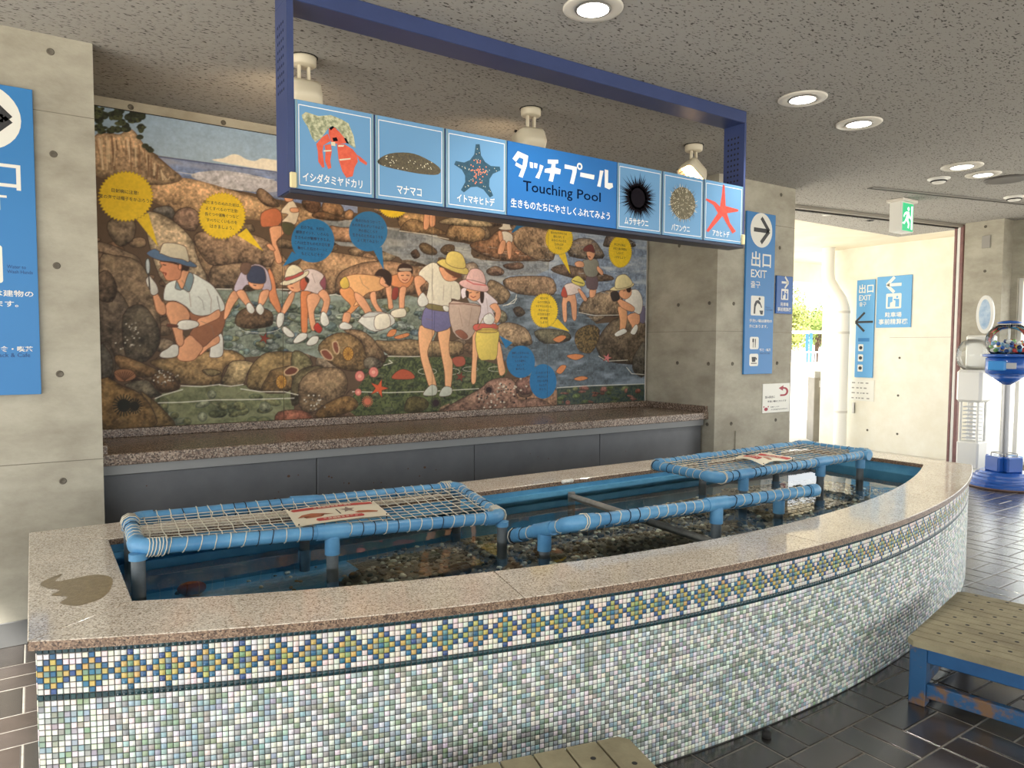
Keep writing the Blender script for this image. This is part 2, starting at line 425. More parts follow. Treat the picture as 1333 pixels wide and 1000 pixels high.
mb.bbox((10.66, y-0.05, 0.12), (10.74, y, pw.z), 0.004); mb.bbox((10.66, y, 0.12), (10.74, 4.62, 0.17), 0.004); mb.bbox((10.66, y, ZW-0.05), (10.74, 4.62, ZW), 0.004); mb.bbox((10.66, 4.57, 0.17), (10.74, 4.62, ZW-0.05), 0.004); mb.bbox((10.66, 4.2, 0.17), (10.74, 4.24, ZW-0.05), 0.004); mb.bbox((10.66, 3.2, pw.z-0.05), (10.74, y-0.05, pw.z), 0.004); mb.bbox((10.66, 3.2, 0.12), (10.74, y-0.05, 0.17), 0.004)
for k in (1,): mb.bbox((10.66, 3.2, 0.17), (10.74, 3.25, pw.z-0.05), 0.004)
mb.build('window_frame', M_white, wn)
# outside: wall with signs, canopy soffit, fascia
XO = 11.5
mb = MB(); mb.box((XO, 4.9, -0.06), (XO+0.25, 7.02, 3.31)); wo = struct(mb.build('wall_outside', M_cream))
holes(wo, [(onx(*p, XO).y, onx(*p, XO).z) for p in ((1171, 466), (1169, 515), (1168, 565), (1129, 560))], 'X', XO)
seam(wo, (XO, 4.9, 1.80), (XO, 6.2, 1.80))
mb = MB(); mb.box((10.8, 4.0, ZC+0.012), (14.0, 8.9, ZC+0.16)); mb.box((XR, 5.75, ZC+0.012), (10.8, 8.9, ZC+0.16)); canopy = struct(mb.build('canopy_soffit', M_soffit))
for p in ((1076, 279), (1133, 286)):
    q = onz(*p, ZC+0.012); mb = MB(); mb.lathe((q.x, q.y, q.z), [(0.0, -0.012), (0.05, -0.012), (0.075, -0.006), (0.08, 0.0)], 18); mb.build('canopy_downlight', M_metal, canopy)
mb = MB(); mb.box((XR, 8.62, 2.93), (14.0, 8.9, ZC+0.012)); struct(mb.build('trim_3', M_soffit))
mb = MB(); mb.box((XO, 7.02, -0.06), (XO+0.45, 7.4, 3.3)); struct(mb.build('trim_4', M_cream))
# ---------------------------------------------------------------- touch pool
def arcy(R, x): return TC[1]-math.sqrt(R*R-(x-TC[0])**2)
def arcpts(R, x0, x1, n):
    a0 = math.asin((x0-TC[0])/R); a1 = math.asin((x1-TC[0])/R)
    return [(TC[0]+R*math.sin(a0+(a1-a0)*i/n), TC[1]-R*math.cos(a0+(a1-a0)*i/n)) for i in range(n+1)]
def inset(pts, c):
    n = len(pts); out = []
    for i in range(n):
        p0, p1, p2 = [Vector(pts[k % n][:2]) for k in (i-1, i, i+1)]
        d1 = (p1-p0).normalized(); d2 = (p2-p1).normalized(); n1 = Vector((-d1.y, d1.x)); n2 = Vector((-d2.y, d2.x))
        b = (n1+n2); b = b/max(0.3, b.dot(n1)) if b.length > 1e-6 else n1
        out.append(tuple(p1+b*c))
    return out
def slab(pts, z0, z1, c):
    mb = MB(); n = len(pts); top = inset(pts, c)
    vs = [(p[0], p[1], z0) for p in pts]+[(p[0], p[1], z1-c) for p in pts]+[(p[0], p[1], z1) for p in top]
    mb.add(vs, [tuple(range(2*n, 3*n))]+[(n+i, n+(i+1) % n, 2*n+(i+1) % n, 2*n+i) for i in range(n)])
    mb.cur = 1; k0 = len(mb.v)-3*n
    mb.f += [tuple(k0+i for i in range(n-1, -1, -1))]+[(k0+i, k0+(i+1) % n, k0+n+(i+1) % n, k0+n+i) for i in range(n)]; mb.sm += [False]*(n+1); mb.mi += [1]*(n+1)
    return mb
pool = empty('touch_pool', (TC[0], 2.9, 0)); tag(pool, 'long curved touch pool clad in mosaic tiles with a speckled granite rim', 'pool')
def granite_mat():
    m = speckle('rim_granite', [(0.0, (146, 132, 116)), (0.22, (204, 192, 174)), (0.5, (222, 211, 196)), (0.8, (238, 231, 219)), (1.0, (168, 152, 134))], 210, 0.07, bump=0.05)
    return m
M_gran = granite_mat()
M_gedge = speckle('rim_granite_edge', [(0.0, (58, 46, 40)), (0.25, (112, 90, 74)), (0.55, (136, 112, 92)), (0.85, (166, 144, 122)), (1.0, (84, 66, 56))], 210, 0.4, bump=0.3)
M_gran_stain = mat('algae_stain', (160, 142, 110), 0.3, c2=(132, 116, 86), scale=60, bump=0.2, bscale=160)
RI, XI0, XI1, YI = 6.56, 0.262, 5.582, 3.662
oFL, oFR = (TX0, arcy(TRAD, TX0)), (TX1, arcy(TRAD, TX1)); iFL, iFR = (XI0, arcy(RI, XI0)), (XI1, arcy(RI, XI1))
def ang(x, R): return math.asin((x-TC[0])/R)
cuts = [None, ang(1.409, TRAD), ang(2.93, TRAD), ang(4.435, TRAD), None]
g = 0.0014
for i in range(4):
    a0 = cuts[i]; a1 = cuts[i+1]
    def seg(R, a0, a1, e0, e1, n=14):
        s = (a0+g/R) if a0 is not None else e0; t = (a1-g/R) if a1 is not None else e1
        return [(TC[0]+R*math.sin(s+(t-s)*k/n), TC[1]-R*math.cos(s+(t-s)*k/n)) for k in range(n+1)]
    out = seg(TRAD, a0, a1, ang(TX0, TRAD)+0.0003, ang(TX1, TRAD)-0.0003); inn = seg(RI, a0, a1, ang(XI0, RI)+0.0003, ang(XI1, RI)-0.0003)
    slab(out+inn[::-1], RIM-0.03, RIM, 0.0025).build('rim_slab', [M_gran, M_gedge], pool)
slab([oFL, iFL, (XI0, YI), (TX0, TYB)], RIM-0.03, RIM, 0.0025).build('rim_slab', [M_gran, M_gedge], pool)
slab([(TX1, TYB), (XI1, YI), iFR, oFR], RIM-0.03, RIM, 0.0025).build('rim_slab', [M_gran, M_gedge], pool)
xb = [TX0+0.0, 1.93, 3.9, TX1]
for i in range(3):
    x0, x1 = xb[i]+(0.0 if i == 0 else g), xb[i+1]-(0.0 if i == 2 else g)
    pts = [(max(x0, XI0) if i == 0 else x0, YI), (min(x1, XI1) if i == 2 else x1, YI), (x1, TYB), (x0, TYB)]
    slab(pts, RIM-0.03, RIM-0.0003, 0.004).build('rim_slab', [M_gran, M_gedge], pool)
def ring(name, outer, inner, z0, z1, m):
    mb = MB(); n = len(outer)
    vs = [(p[0], p[1], z0) for p in outer]+[(p[0], p[1], z1) for p in outer]+[(p[0], p[1], z1) for p in inner]+[(p[0], p[1], z0) for p in inner]
    fs = []
    for k in range(3): fs += [(k*n+i, k*n+(i+1) % n, (k+1)*n+(i+1) % n, (k+1)*n+i) for i in range(n)]
    return mb.add(vs, fs)
NB = 60; RB = TRAD-0.021; BX0, BX1, BYB = TX0+0.021, TX1-0.021, TYB-0.02
outer = arcpts(RB, BX0, BX1, NB)+[(BX1, BYB), (BX0, BYB)]
inner_b = arcpts(RI+0.012, XI0-0.012, XI1+0.012, NB)+[(XI1+0.012, YI+0.012), (XI0-0.012, YI+0.012)]
M_grout = mat('mosaic_grout', (70, 70, 66), 0.8, c2=(56, 56, 53), scale=40)
ring('pool_body', outer, inner_b, 0.0, RIM-0.0305, M_grout).build('pool_body', M_grout, pool)
# basin
ZB = 0.47; WZ = 0.655
M_blue = mat('blue_pool_paint', (104, 176, 214), 0.45, c2=(76, 148, 192), scale=5, detail=8)
inner = arcpts(RI+0.010, XI0-0.010, XI1+0.010, NB)+[(XI1+0.010, YI+0.010), (XI0-0.010, YI+0.010)]
n = len(inner); mb = MB()
mb.add([(p[0], p[1], RIM-0.0305) for p in inner]+[(p[0], p[1], ZB) for p in inner], [(i, n+i, n+(i+1) % n, (i+1) % n) for i in range(n)]+[tuple(range(n, 2*n))])
mb.build('basin', M_blue, pool)
mb = MB()
mb.box((XI0, YI-0.03, RIM-0.085), (XI1, YI+0.008, RIM-0.06)); mb.build('basin_ledge', M_blue, pool)
# stain on the left end slab, lying on the stone
zs = RIM+0.0006
pts = [(52, 760), (66, 752), (82, 747), (72, 757), (100, 752), (125, 748), (145, 752), (144, 766), (132, 779), (112, 786), (98, 789), (78, 785), (88, 777), (66, 775), (78, 768), (62, 766)]
mb = MB(); q = catmull([tuple(onz(*p, zs)[:2]) for p in pts], 3); mb.add([(p[0], p[1], zs) for p in q], [tuple(range(len(q)))]); mb.build('stain', M_gran_stain, pool)
# mosaic
PT = 0.018; TS = 0.0157
def hexs(c): return lin(c)
WHT = [(236, 230, 220), (232, 226, 218), (226, 224, 214), (238, 224, 212)]
BLU = [(60, 108, 142), (52, 98, 134), (66, 120, 150), (68, 94, 138)]
YEL = [(200, 180, 106), (190, 184, 112), (206, 176, 108)]
GRN = [(124, 158, 128), (110, 150, 150), (146, 166, 116), (132, 148, 150)]
TEAL = [(36, 66, 72), (32, 60, 66), (40, 72, 76)]
PALE = WHT*2+[(226, 222, 212)]+[(160, 164, 156), (150, 162, 146), (150, 166, 142), (158, 178, 182), (160, 182, 186), (166, 166, 172), (146, 152, 146), (170, 176, 170), (136, 150, 134), (176, 192, 186), (154, 172, 180), (168, 170, 160)]
def tilecol(c, r):
    if r in (0, 8): return random.choice(TEAL)
    if r < 8:
        dx = abs((c-2+3) % 6-3); d = dx+abs(r-4)
        return random.choice(BLU if d in (0, 3) else YEL if d == 2 else GRN if d == 1 else WHT)
    return [min(238, v*1.06) for v in random.choice(PALE)]
M_tile = mat('glazed_mosaic', (230, 230, 225), 0.22, attr='tile', spec=0.5)
M_tile1 = mat('glazed_mosaic_single', (230, 230, 225), 0.22, objcol=True, spec=0.5)
NR = int((RIM-0.031)/PT)
def tgeo(h=0.0022, c=0.0012):
    a = TS/2; b = a-c
    vs = [(-a, 0, -a), (a, 0, -a), (a, 0, a), (-a, 0, a), (-b, -h, -b), (b, -h, -b), (b, -h, b), (-b, -h, b)]
    return vs, [(4, 5, 6, 7), (0, 1, 5, 4), (1, 2, 6, 5), (2, 3, 7, 6), (3, 0, 4, 7)]
TV, TF = tgeo(); tme = bpy.data.meshes.new('mosaic_tile'); tme.from_pydata(TV, [], TF); tme.materials.append(M_tile1)
TVn = np.array(TV)
wall = empty  # (parts hang straight on the pool)
a0, a1 = ang(BX0, RB), ang(BX1, RB); NCOL = int((a1-a0)*RB/PT)
V = []; Fc = []; Cc = []; single = 0
Vcount = 0
ztop = RIM-0.032
def put(o3, ex, c, r, one=False):
    """one tile: o3 its centre on the wall, ex the direction along the wall (out = ex x up)"""
    global Vcount
    out = ex.cross(UP)
    kcol = [v*random.uniform(0.95, 1.04) for v in tilecol(c, r)]; kcol = lin(kcol)
    if one:
        ob = bpy.data.objects.new('mosaic_tile', tme); col.objects.link(ob); ob.parent = pool
        ob.location = o3-pool.location; ob.rotation_euler = (0, 0, math.atan2(ex.y, ex.x)); ob.color = (*kcol, 1); return
    E = np.array([ex[:], (-out)[:], UP[:]]); V.append(TVn @ E+np.array(o3)); Fc.append(np.array(TF)+Vcount); Vcount += 8; Cc.append(kcol)
for c in range(NCOL):
    a = a0+(c+0.5)*PT/RB; ex = Vector((math.cos(a), math.sin(a), 0)); base = Vector((TC[0]+RB*math.sin(a), TC[1]-RB*math.cos(a), 0))
    for r in range(NR):
        z = ztop-(r+0.5)*PT; o3 = base+UP*z
        one = False
        if single < 300 and c < 12:
            X, Y = topx(o3); one = Y < 1004
            single += one
        put(o3, ex, c, r, one)
for sgn, X0 in ((-1, BX0), (1, BX1)):
    yf = arcy(RB, X0)+0.004; ncol = int((BYB-yf)/PT)
    for c in range(ncol):
        ex = Vector((0, sgn, 0)); y = yf+(c+0.5)*PT
        for r in range(NR): put(Vector((X0, y, ztop-(r+0.5)*PT)), ex, c, r)
V = np.concatenate(V); Fc = np.concatenate(Fc)
off = np.array(pool.location)
me = bpy.data.meshes.new('mosaic_field'); nf = len(Fc)
me.vertices.add(len(V)); me.vertices.foreach_set('co', (V-off).astype(np.float32).ravel())
me.loops.add(nf*4); me.loops.foreach_set('vertex_index', Fc.astype(np.int32).ravel())
me.polygons.add(nf); me.polygons.foreach_set('loop_start', np.arange(0, nf*4, 4, dtype=np.int32))
me.update(calc_edges=True); me.validate()
at = me.color_attributes.new('tile', 'FLOAT_COLOR', 'POINT')
cc = np.repeat(np.array(Cc), 8, 0); at.data.foreach_set('color', np.c_[cc, np.ones(len(cc))].astype(np.float32).ravel())
o = link('mosaic_field', me, M_tile, pool); o['kind'] = 'stuff'
# ---------------------------------------------------------------- water
def water_mat():
    m = bpy.data.materials.new('pool_water'); m.use_nodes = True; nt = m.node_tree; L = nt.links.new
    for nd in list(nt.nodes):
        if nd.type == 'BSDF_PRINCIPLED': nt.nodes.remove(nd)
    out = [nd for nd in nt.nodes if nd.type == 'OUTPUT_MATERIAL'][0]
    tr = nt.nodes.new('ShaderNodeBsdfTransparent'); tr.inputs[0].default_value = (0.90, 0.95, 0.96, 1)
    gl = nt.nodes.new('ShaderNodeBsdfGlossy'); gl.inputs['Roughness'].default_value = 0.02
    fr = nt.nodes.new('ShaderNodeFresnel'); fr.inputs['IOR'].default_value = 1.34
    mx = nt.nodes.new('ShaderNodeMixShader'); L(fr.outputs[0], mx.inputs[0]); L(tr.outputs[0], mx.inputs[1]); L(gl.outputs[0], mx.inputs[2]); L(mx.outputs[0], out.inputs['Surface'])
    n = nt.nodes.new('ShaderNodeTexNoise'); n.inputs['Scale'].default_value = 9; n.inputs['Detail'].default_value = 2
    tc = nt.nodes.new('ShaderNodeTexCoord'); L(tc.outputs['Object'], n.inputs['Vector'])
    bp = nt.nodes.new('ShaderNodeBump'); bp.inputs['Strength'].default_value = 0.05; bp.inputs['Distance'].default_value = 0.01
    L(n.outputs['Fac'], bp.inputs['Height'])
    for q in (gl, fr): L(bp.outputs[0], q.inputs['Normal'])
    return m
inw = arcpts(RI+0.009, XI0-0.009, XI1+0.009, NB)+[(XI1+0.009, YI+0.009), (XI0-0.009, YI+0.009)]
mb = MB(); mb.add([(p[0], p[1], WZ) for p in inw], [tuple(range(len(inw)))])
tag(mb.build('pool_water', water_mat()), 'clear still sea water filling the touch pool up below its rim', 'water', kind='stuff')
# ---------------------------------------------------------------- gravel bed and stones
def bedh(x, y):
    e = 0.5+0.5*math.sin(1.7*x+0.6)*math.cos(2.3*y+x)
    left = max(0.0, min(1.0, (1.35-x)/0.5))*max(0.0, min(1.0, (y-2.9)/0.2))
    back = max(0.0, min(1.0, (y-3.25)/0.2))*(1 if x < 4.4 else 0.4)
    return 0.50+0.05*e-0.09*left-0.05*back
M_bed = mat('dark_gravel', (96, 86, 70), 0.7, c2=(140, 128, 106), scale=40, detail=8, bump=0.6, bscale=80)
mb = MB(); nx, ny = 90, 30; grid = {}
vs = []
for i in range(nx+1):
    for j in range(ny+1):
        x = XI0+(XI1-XI0)*i/nx; y0 = arcy(RI, x); y = y0+(YI-y0)*j/ny; vs.append((x, y, bedh(x, y)))
fs = [(i*(ny+1)+j, (i+1)*(ny+1)+j, (i+1)*(ny+1)+j+1, i*(ny+1)+j+1) for i in range(nx) for j in range(ny)]
mb.add(vs, fs, True); mb.cur = 0
M_peb = mat('pebble', (90, 84, 72), 0.6, attr='peb', c2=(1, 1, 1), scale=60)
bed = mb.build('gravel_bed', M_bed); tag(bed, 'bed of small dark and pale pebbles on the pool bottom', 'gravel', kind='stuff')
mp = MB(); pc = []
tries = 0
sph = MB(); sph.sphere((0, 0, 0), 1.0, 6, 4)
while len(pc) < 5200:
    x = random.uniform(XI0+0.02, XI1-0.02); y = random.uniform(1.88, YI-0.02)
    if y < arcy(RI, x)+0.02: continue
    if bedh(x, y) < ZB+0.005 and random.random() < 0.97: continue
    s = random.choice([0.010, 0.012, 0.014, 0.017, 0.02]); a = random.uniform(0, 3.14); ca, sa = math.cos(a), math.sin(a); k = random.uniform(0.6, 1.0); hz = random.uniform(0.4, 0.7)
    z = max(bedh(x, y), ZB)+s*0.25
    mp.add([(x+(p.x*ca-p.y*k*sa)*s, y+(p.x*sa+p.y*k*ca)*s, z+p.z*hz*s) for p in sph.v], sph.f, True)
    b = random.choice([(96, 88, 74), (70, 62, 52), (122, 114, 98), (54, 48, 42), (150, 142, 124), (84, 70, 54), (110, 96, 72), (172, 166, 150), (60, 66, 62)])
    pc.append(lin([min(240, v*1.45) for v in b]))
o = mp.build('pebbles', M_peb, bed); o['kind'] = 'stuff'
at = o.data.color_attributes.new('peb', 'FLOAT_COLOR', 'POINT'); cc = np.repeat(np.array(pc), len(sph.v), 0)
at.data.foreach_set('color', np.c_[cc, np.ones(len(cc))].astype(np.float32).ravel())
def stone(name, c, r, m, label, cat, group=None, seed=0, n=14, k=9, amp=0.16):
    rs = random.Random(seed); mb = MB(); mb.sphere((0, 0, 0), r, n, k)
    ph = [(Vector((rs.uniform(-1, 1), rs.uniform(-1, 1), rs.uniform(-1, 1)))*rs.uniform(1.5, 3.5), rs.uniform(0, 6)) for _ in range(5)]
    mx = max(r)
    mb.v = [Vector(c)+p*(1+amp*sum(math.sin(q.dot(p)/mx+f) for q, f in ph)/2.2) for p in mb.v]
    return tag(mb.build(name, m), label, cat, group)
M_st = [mat('stone_brown', (96, 78, 58), 0.6, c2=(66, 54, 42), scale=25, bump=0.3), mat('stone_grey', (104, 100, 92), 0.6, c2=(70, 68, 62), scale=25, bump=0.3), mat('stone_olive', (88, 84, 58), 0.6, c2=(58, 56, 40), scale=25, bump=0.3)]
for i in range(34):
    while True:
        x = random.uniform(0.6, 5.3); y = random.uniform(2.2, 3.5)
        if y > arcy(RI, x)+0.1 and bedh(x, y) > ZB: break
    s = random.uniform(0.03, 0.06)
    stone('stone', (x, y, bedh(x, y)+s*0.3), (s, s*random.uniform(0.7, 1), s*0.6), M_st[i % 3], ['brown', 'grey', 'olive green'][i % 3]+' rounded stone lying on the gravel under the pool water', 'stone', 'stones on the pool bed', i)
q = onz(248, 766, ZB+0.03); stone('sea_squirt', (q.x, q.y, ZB+0.03), (0.055, 0.035, 0.03), mat('rust_red', (150, 70, 48), 0.6, c2=(120, 52, 38), scale=30), 'rust-red lump on the bare blue bottom at the stained end of the pool', 'sea creature', seed=61)
q = onz(222, 748, ZB+0.02); stone('stone', (q.x, q.y, ZB+0.015), (0.07, 0.035, 0.025), M_st[0], 'flat brown stone alone on the bare blue pool bottom', 'stone', seed=62)
q = onz(705, 720, 0.55); stone('sea_sponge', (q.x, q.y, 0.53), (0.045, 0.04, 0.07), mat('ochre_sponge', (176, 128, 52), 0.8, c2=(130, 92, 38), scale=40, bump=0.5), 'ochre yellow sponge beside a leg of the tilted net cover', 'sponge', seed=63)
# ---------------------------------------------------------------- net covers over the pool
M_pvc = mat('blue_pvc_pipe', (98, 156, 196), 0.38, c2=(76, 134, 178), scale=7)
M_pvcg = mat('grey_pvc_pipe', (112, 118, 120), 0.4, c2=(88, 96, 102), scale=10)
M_rope = mat('cream_net_cord', (214, 206, 186), 0.8)
M_cord = mat('dark_cord', (44, 46, 52), 0.8)
def qlerp(c, u, v): return (c[0]*(1-u)+c[1]*u)*(1-v)+(c[3]*(1-u)+c[2]*u)*v      # corners FL, FR, BR, BL
def net_cover(label, FL, FR, BR, BL, nu, nv, sag, legs, zfoot, wob, knots):
    CR = (0.0, 1.0)
    c = [Vector(p) for p in (FL, FR, BR, BL)]
    ctr = sum(c, Vector((0, 0, 0)))/4
    t = empty('net_cover', (ctr.x, ctr.y, ZB)); tag(t, label, 'net cover', 'net covers over the touch pool')
    r = 0.029
    for i in range(4):
        a, b = c[i], c[(i+1) % 4]; d = (b-a).normalized()
        MB().tube([a+d*0.05, b-d*0.05], r, 14).build('frame_tube', M_pvc, t)
    for i in range(4):
        p = c[i]; a = (c[i-1]-p).normalized(); b = (c[(i+1) % 4]-p).normalized()
        pts = [p+a*0.095, p+a*0.05]+[p+a*0.05*(1-s)**2+b*0.05*s**2+(a+b)*0.02*2*s*(1-s) for s in (0.25, 0.5, 0.75)]+[p+b*0.05, p+b*0.095]
        MB().tube(pts, 0.035, 14).build('elbow', M_pvc, t)
    for (u, v) in legs:
        p = qlerp(c, u, v); ax = (c[1]-c[0]).normalized() if v in (0, 1) else (c[2]-c[1]).normalized()
        corner = u in CR and v in CR
        tee = MB() if corner else MB().tube([p-ax*0.07, p+ax*0.07], 0.0345, 14)
        tee.tube([p-UP*0.02, p-UP*(0.045 if corner else 0.10)], 0.033, 14)
        lg = MB().tube([p-UP*0.03, Vector((p.x, p.y, zfoot))], 0.026, 12).build('leg', M_pvcg, t)
        tee.build('tee_fitting', M_pvc, lg)
    rn = random.Random(nu*7+nv)
    mb = MB()
    def P(u, v):
        z = -sag*16*u*(1-u)*v*(1-v)
        return qlerp(c, u, v)+UP*(0.012+z)
    def wv(s): return wob*math.sin(s*9+rn.uniform(0, 2))
    for i in range(1, nu):
        u = i/nu; mb.tube([P(u+rn.uniform(-wob, wob)*0.5*(0 < k < 8), k/8) for k in range(9)], 0.0024, 4, False)
    for j in range(1, nv):
        v = j/nv; mb.tube([P(k/24, v+rn.uniform(-wob, wob)*0.8*(0 < k < 24)) for k in range(25)], 0.0024, 4, False)
    mb.build('net', M_rope, t)
    la = MB(); dk = MB()
    for i in range(4):
        a, b = c[i], c[(i+1) % 4]; L = (b-a).length; n = int(L/0.055); ax = (b-a).normalized(); s1 = ax.cross(UP).normalized(); s2 = s1.cross(ax)
        for k in range(1, n):
            p = a.lerp(b, k/n); tilt = rn.uniform(0.1, 0.45)
            pts = [p+(s1*math.cos(q)+s2*math.sin(q))*0.0315+ax*0.022*tilt*math.sin(q+rn.uniform(-.3, .3)) for q in [2*math.pi*m/9 for m in range(9)]]
            (dk if rn.random() < 0.25 else la).tube(pts, 0.0022, 4, False, True, True)
        for m_ in range(knots):      # thick wraps near the corners
            p = a+ax*(0.03+0.012*m_); q0 = rn.uniform(0, 1)
            pts = [p+(s1*math.cos(q)+s2*math.sin(q))*0.038+ax*0.01*math.sin(q+q0) for q in [2*math.pi*m/9 for m in range(9)]]
            (dk if (m_ % 3 == 1 and i == 3) else la).tube(pts, 0.0026, 4, False, True, True)
    la.build('lashing', M_rope, t)['kind'] = 'stuff'; dk.build('lashing', M_cord, t)['kind'] = 'stuff'
    return c
N1 = net_cover('blue pipe frame with cream net lying level at the stained end of the pool', (0.32, 3.08, 0.845), (1.93, 2.96, 0.78), (2.04, 3.62, 0.812), (0.345, 3.62, 0.842), 30, 11, 0.012,
               [(0.0, 0.0), (0.47, 0), (1.0, 0.0), (0.47, 1), (1.0, 1.0), (0.0, 1.0)], ZB-0.0, 0.008, 6)
N2 = net_cover('blue pipe frame with net tilted down at its back, in the middle of the pool', (1.995, 2.455, 0.85), (3.62, 2.31, 0.85), (3.60, 2.80, 0.69), (1.972, 2.95, 0.678), 28, 9, 0.012,
               [(0.52, 0), (0.0, 0.45), (0.99, 0.5)], ZB, 0.01, 2)
N3 = net_cover('blue pipe frame with net lying level at the pool end near the entrance', (3.43, 2.87, 0.84), (5.23, 2.93, 0.84), (5.245, 3.52, 0.84), (3.46, 3.46, 0.84), 30, 10, 0.02,
               [(0.14, 0.0), (0.62, 0), (0.93, 0.03), (0.3, 1), (0.8, 1)], ZB, 0.008, 2)
# notice sheets tied on the nets
M_sheet = mat('cream_plastic_sheet', (232, 224, 202), 0.4)
M_redp = mat('red_print', (190, 66, 62), 0.5); M_brownp = mat('brown_print', (176, 104, 72), 0.5); M_greyp = mat('grey_print', (138, 118, 108), 0.5)
M_black = mat('black_print', (28, 28, 30), 0.5); M_greenp = mat('green_print', (80, 130, 96), 0.5)
def sheet(name, label, tl, tr, br, bl, curl, flip=False):
    c = [Vector(p) for p in (bl, br, tr, tl)]; mb = MB(); n = 10
    ctr = sum(c, Vector((0, 0, 0)))/4
    t = empty(name, (ctr.x, ctr.y, ctr.z)); tag(t, label, 'notice sheet', 'notice sheets on the net covers')
    nrm = (c[1]-c[0]).cross(c[3]-c[0]).normalized()
    if nrm.z < 0: nrm = -nrm
    def P(u, v, w=0.0): return qlerp(c, u, v)+nrm*(w+curl(u, v))
    vs = [P(i/n, j/n) for i in range(n+1) for j in range(n+1)]; k = len(vs); vs += [p-nrm*0.0015 for p in vs]
    fs = []
    for i in range(n):
        for j in range(n):
            q = (i*(n+1)+j, (i+1)*(n+1)+j, (i+1)*(n+1)+j+1, i*(n+1)+j+1); fs += [q, tuple(x+k for x in q[::-1])]
    mb.add(vs, fs, True); mb.build('sheet', M_sheet, t)
    def pr(pts, m, w, nm):      # print that follows the sheet
        cen = np.mean(np.array(pts), 0); mb = MB(); nn_ = len(pts)
        ring_ = [P(p[0], p[1], w) for p in pts]; mid = [P(*(cen*0.5+np.array(p)*0.5), w) for p in pts]
        mb.add(ring_+mid+[P(cen[0], cen[1], w)], [(i, (i+1) % nn_, nn_+(i+1) % nn_, nn_+i) for i in range(nn_)]+[(nn_+i, nn_+(i+1) % nn_, 2*nn_) for i in range(nn_)], True)
        mb.build(nm, m, t)
    def band(u0, v0, u1, v1, m, nm, k=8):
        pr([(u0+(u1-u0)*i/k, v0) for i in range(k+1)]+[(u1+(0.02), (v0+v1)/2)]+[(u1+(u0-u1)*i/k, v1) for i in range(k+1)]+[(u0-0.02, (v0+v1)/2)], m, 0.0012, nm)
    def lines(u0, u1, v, h, m, nm, cnt, w=0.002):
        mb = MB(); rr = random.Random(cnt)
        for i in range(cnt):
            a = u0+(u1-u0)*i/cnt; b = a+(u1-u0)/cnt*rr.uniform(0.55, 0.85)
            for dv in (0, h*0.6):
                if rr.random() < 0.85: mb.add([P(a, v+dv, w), P(b, v+dv, w), P(b, v+dv+h*0.35, w), P(a, v+dv+h*0.35, w)], [(0, 1, 2, 3)])
        mb.build(nm, m, t)
    band(0.06, 0.80, 0.94, 0.94, M_redp, 'heading_band'); lines(0.28, 0.72, 0.84, 0.07, M_sheet, 'heading_text', 9)
    band(0.24, 0.10, 0.72, 0.26, M_redp, 'footer_band'); lines(0.3, 0.68, 0.15, 0.07, M_sheet, 'footer_text', 8)
    pr([(0.06, 0.42), (0.12, 0.56), (0.22, 0.60), (0.34, 0.52), (0.44, 0.42), (0.34, 0.43), (0.30, 0.34), (0.22, 0.33), (0.14, 0.34), (0.12, 0.44)], M_brownp, 0.0012, 'crab_picture')
    pr([(0.62+0.09*(1 if i % 2 == 0 else 0.45)*math.sin(i*math.pi/5), 0.58+0.17*(1 if i % 2 == 0 else 0.45)*math.cos(i*math.pi/5)) for i in range(10)], M_greyp, 0.0012, 'star_picture')
    pr([(0.66, 0.36), (0.72, 0.44), (0.82, 0.42), (0.93, 0.34), (0.90, 0.27), (0.80, 0.29), (0.70, 0.30)], M_brownp, 0.0012, 'sea_cucumber_picture')
    pr([(0.49, 0.66), (0.505, 0.66), (0.515, 0.36), (0.50, 0.36)], M_black, 0.0012, 'divider')
    for u, v in ((0.03, 0.05), (0.97, 0.05), (0.03, 0.95), (0.97, 0.95)):
        p = P(u, v); MB().tube([p-UP*0.02, p+UP*0.006], 0.003, 6).build('tie', M_cord, t)
zt = 0.842
sheet('notice_sheet', 'flat cream sheet with red bands and a crab picture at the stained pool end', onz(372, 664.6, zt+0.006), onz(486, 652.5, zt-0.008), onz(508, 671, zt-0.02), onz(386, 686, zt-0.004), lambda u, v: 0.006*math.sin(3*u))
def on_cover(c, u, v, h=0.016): return qlerp(c, u, v)+UP*h
sheet('notice_sheet', 'cream sheet on the tilted net, seen almost edge-on', on_cover(N2, 0.28, 0.92), on_cover(N2, 0.72, 0.92), on_cover(N2, 0.76, 0.12, 0.028), on_cover(N2, 0.26, 0.12, 0.028), lambda u, v: 0.01*math.sin(3.14*u))
sheet('notice_sheet', 'buckled cream sheet with red patches on the net before the concrete pillar', onz(990, 588.5, 0.87), onz(1035, 595, 0.865), onz(993, 606, 0.865), onz(954, 597.5, 0.858), lambda u, v: 0.022*math.sin(3.14*u)*(1-v)+0.012*math.sin(6*v))
# grey pipes lying in the water
a = onz(728, 641, 0.66); b = onz(934, 707, 0.66)
a = Vector((a.x, min(a.y, YI-0.04), 0.655)); b = Vector((b.x, b.y, 0.655))
pp = empty('drain_pipe', (a.x, a.y, ZB)); tag(pp, 'long grey plastic pipe lying across the pool at the water surface', 'pipe')
MB().tube([a, b], 0.021, 14).build('cross_tube', mat('pale_grey_pvc', (150, 148, 142), 0.4, c2=(122, 122, 118), scale=14), pp)
MB().tube([a+UP*0.03, Vector((a.x, a.y, ZB))], 0.024, 14).build('riser_tube', MATS['pale_grey_pvc'], pp)
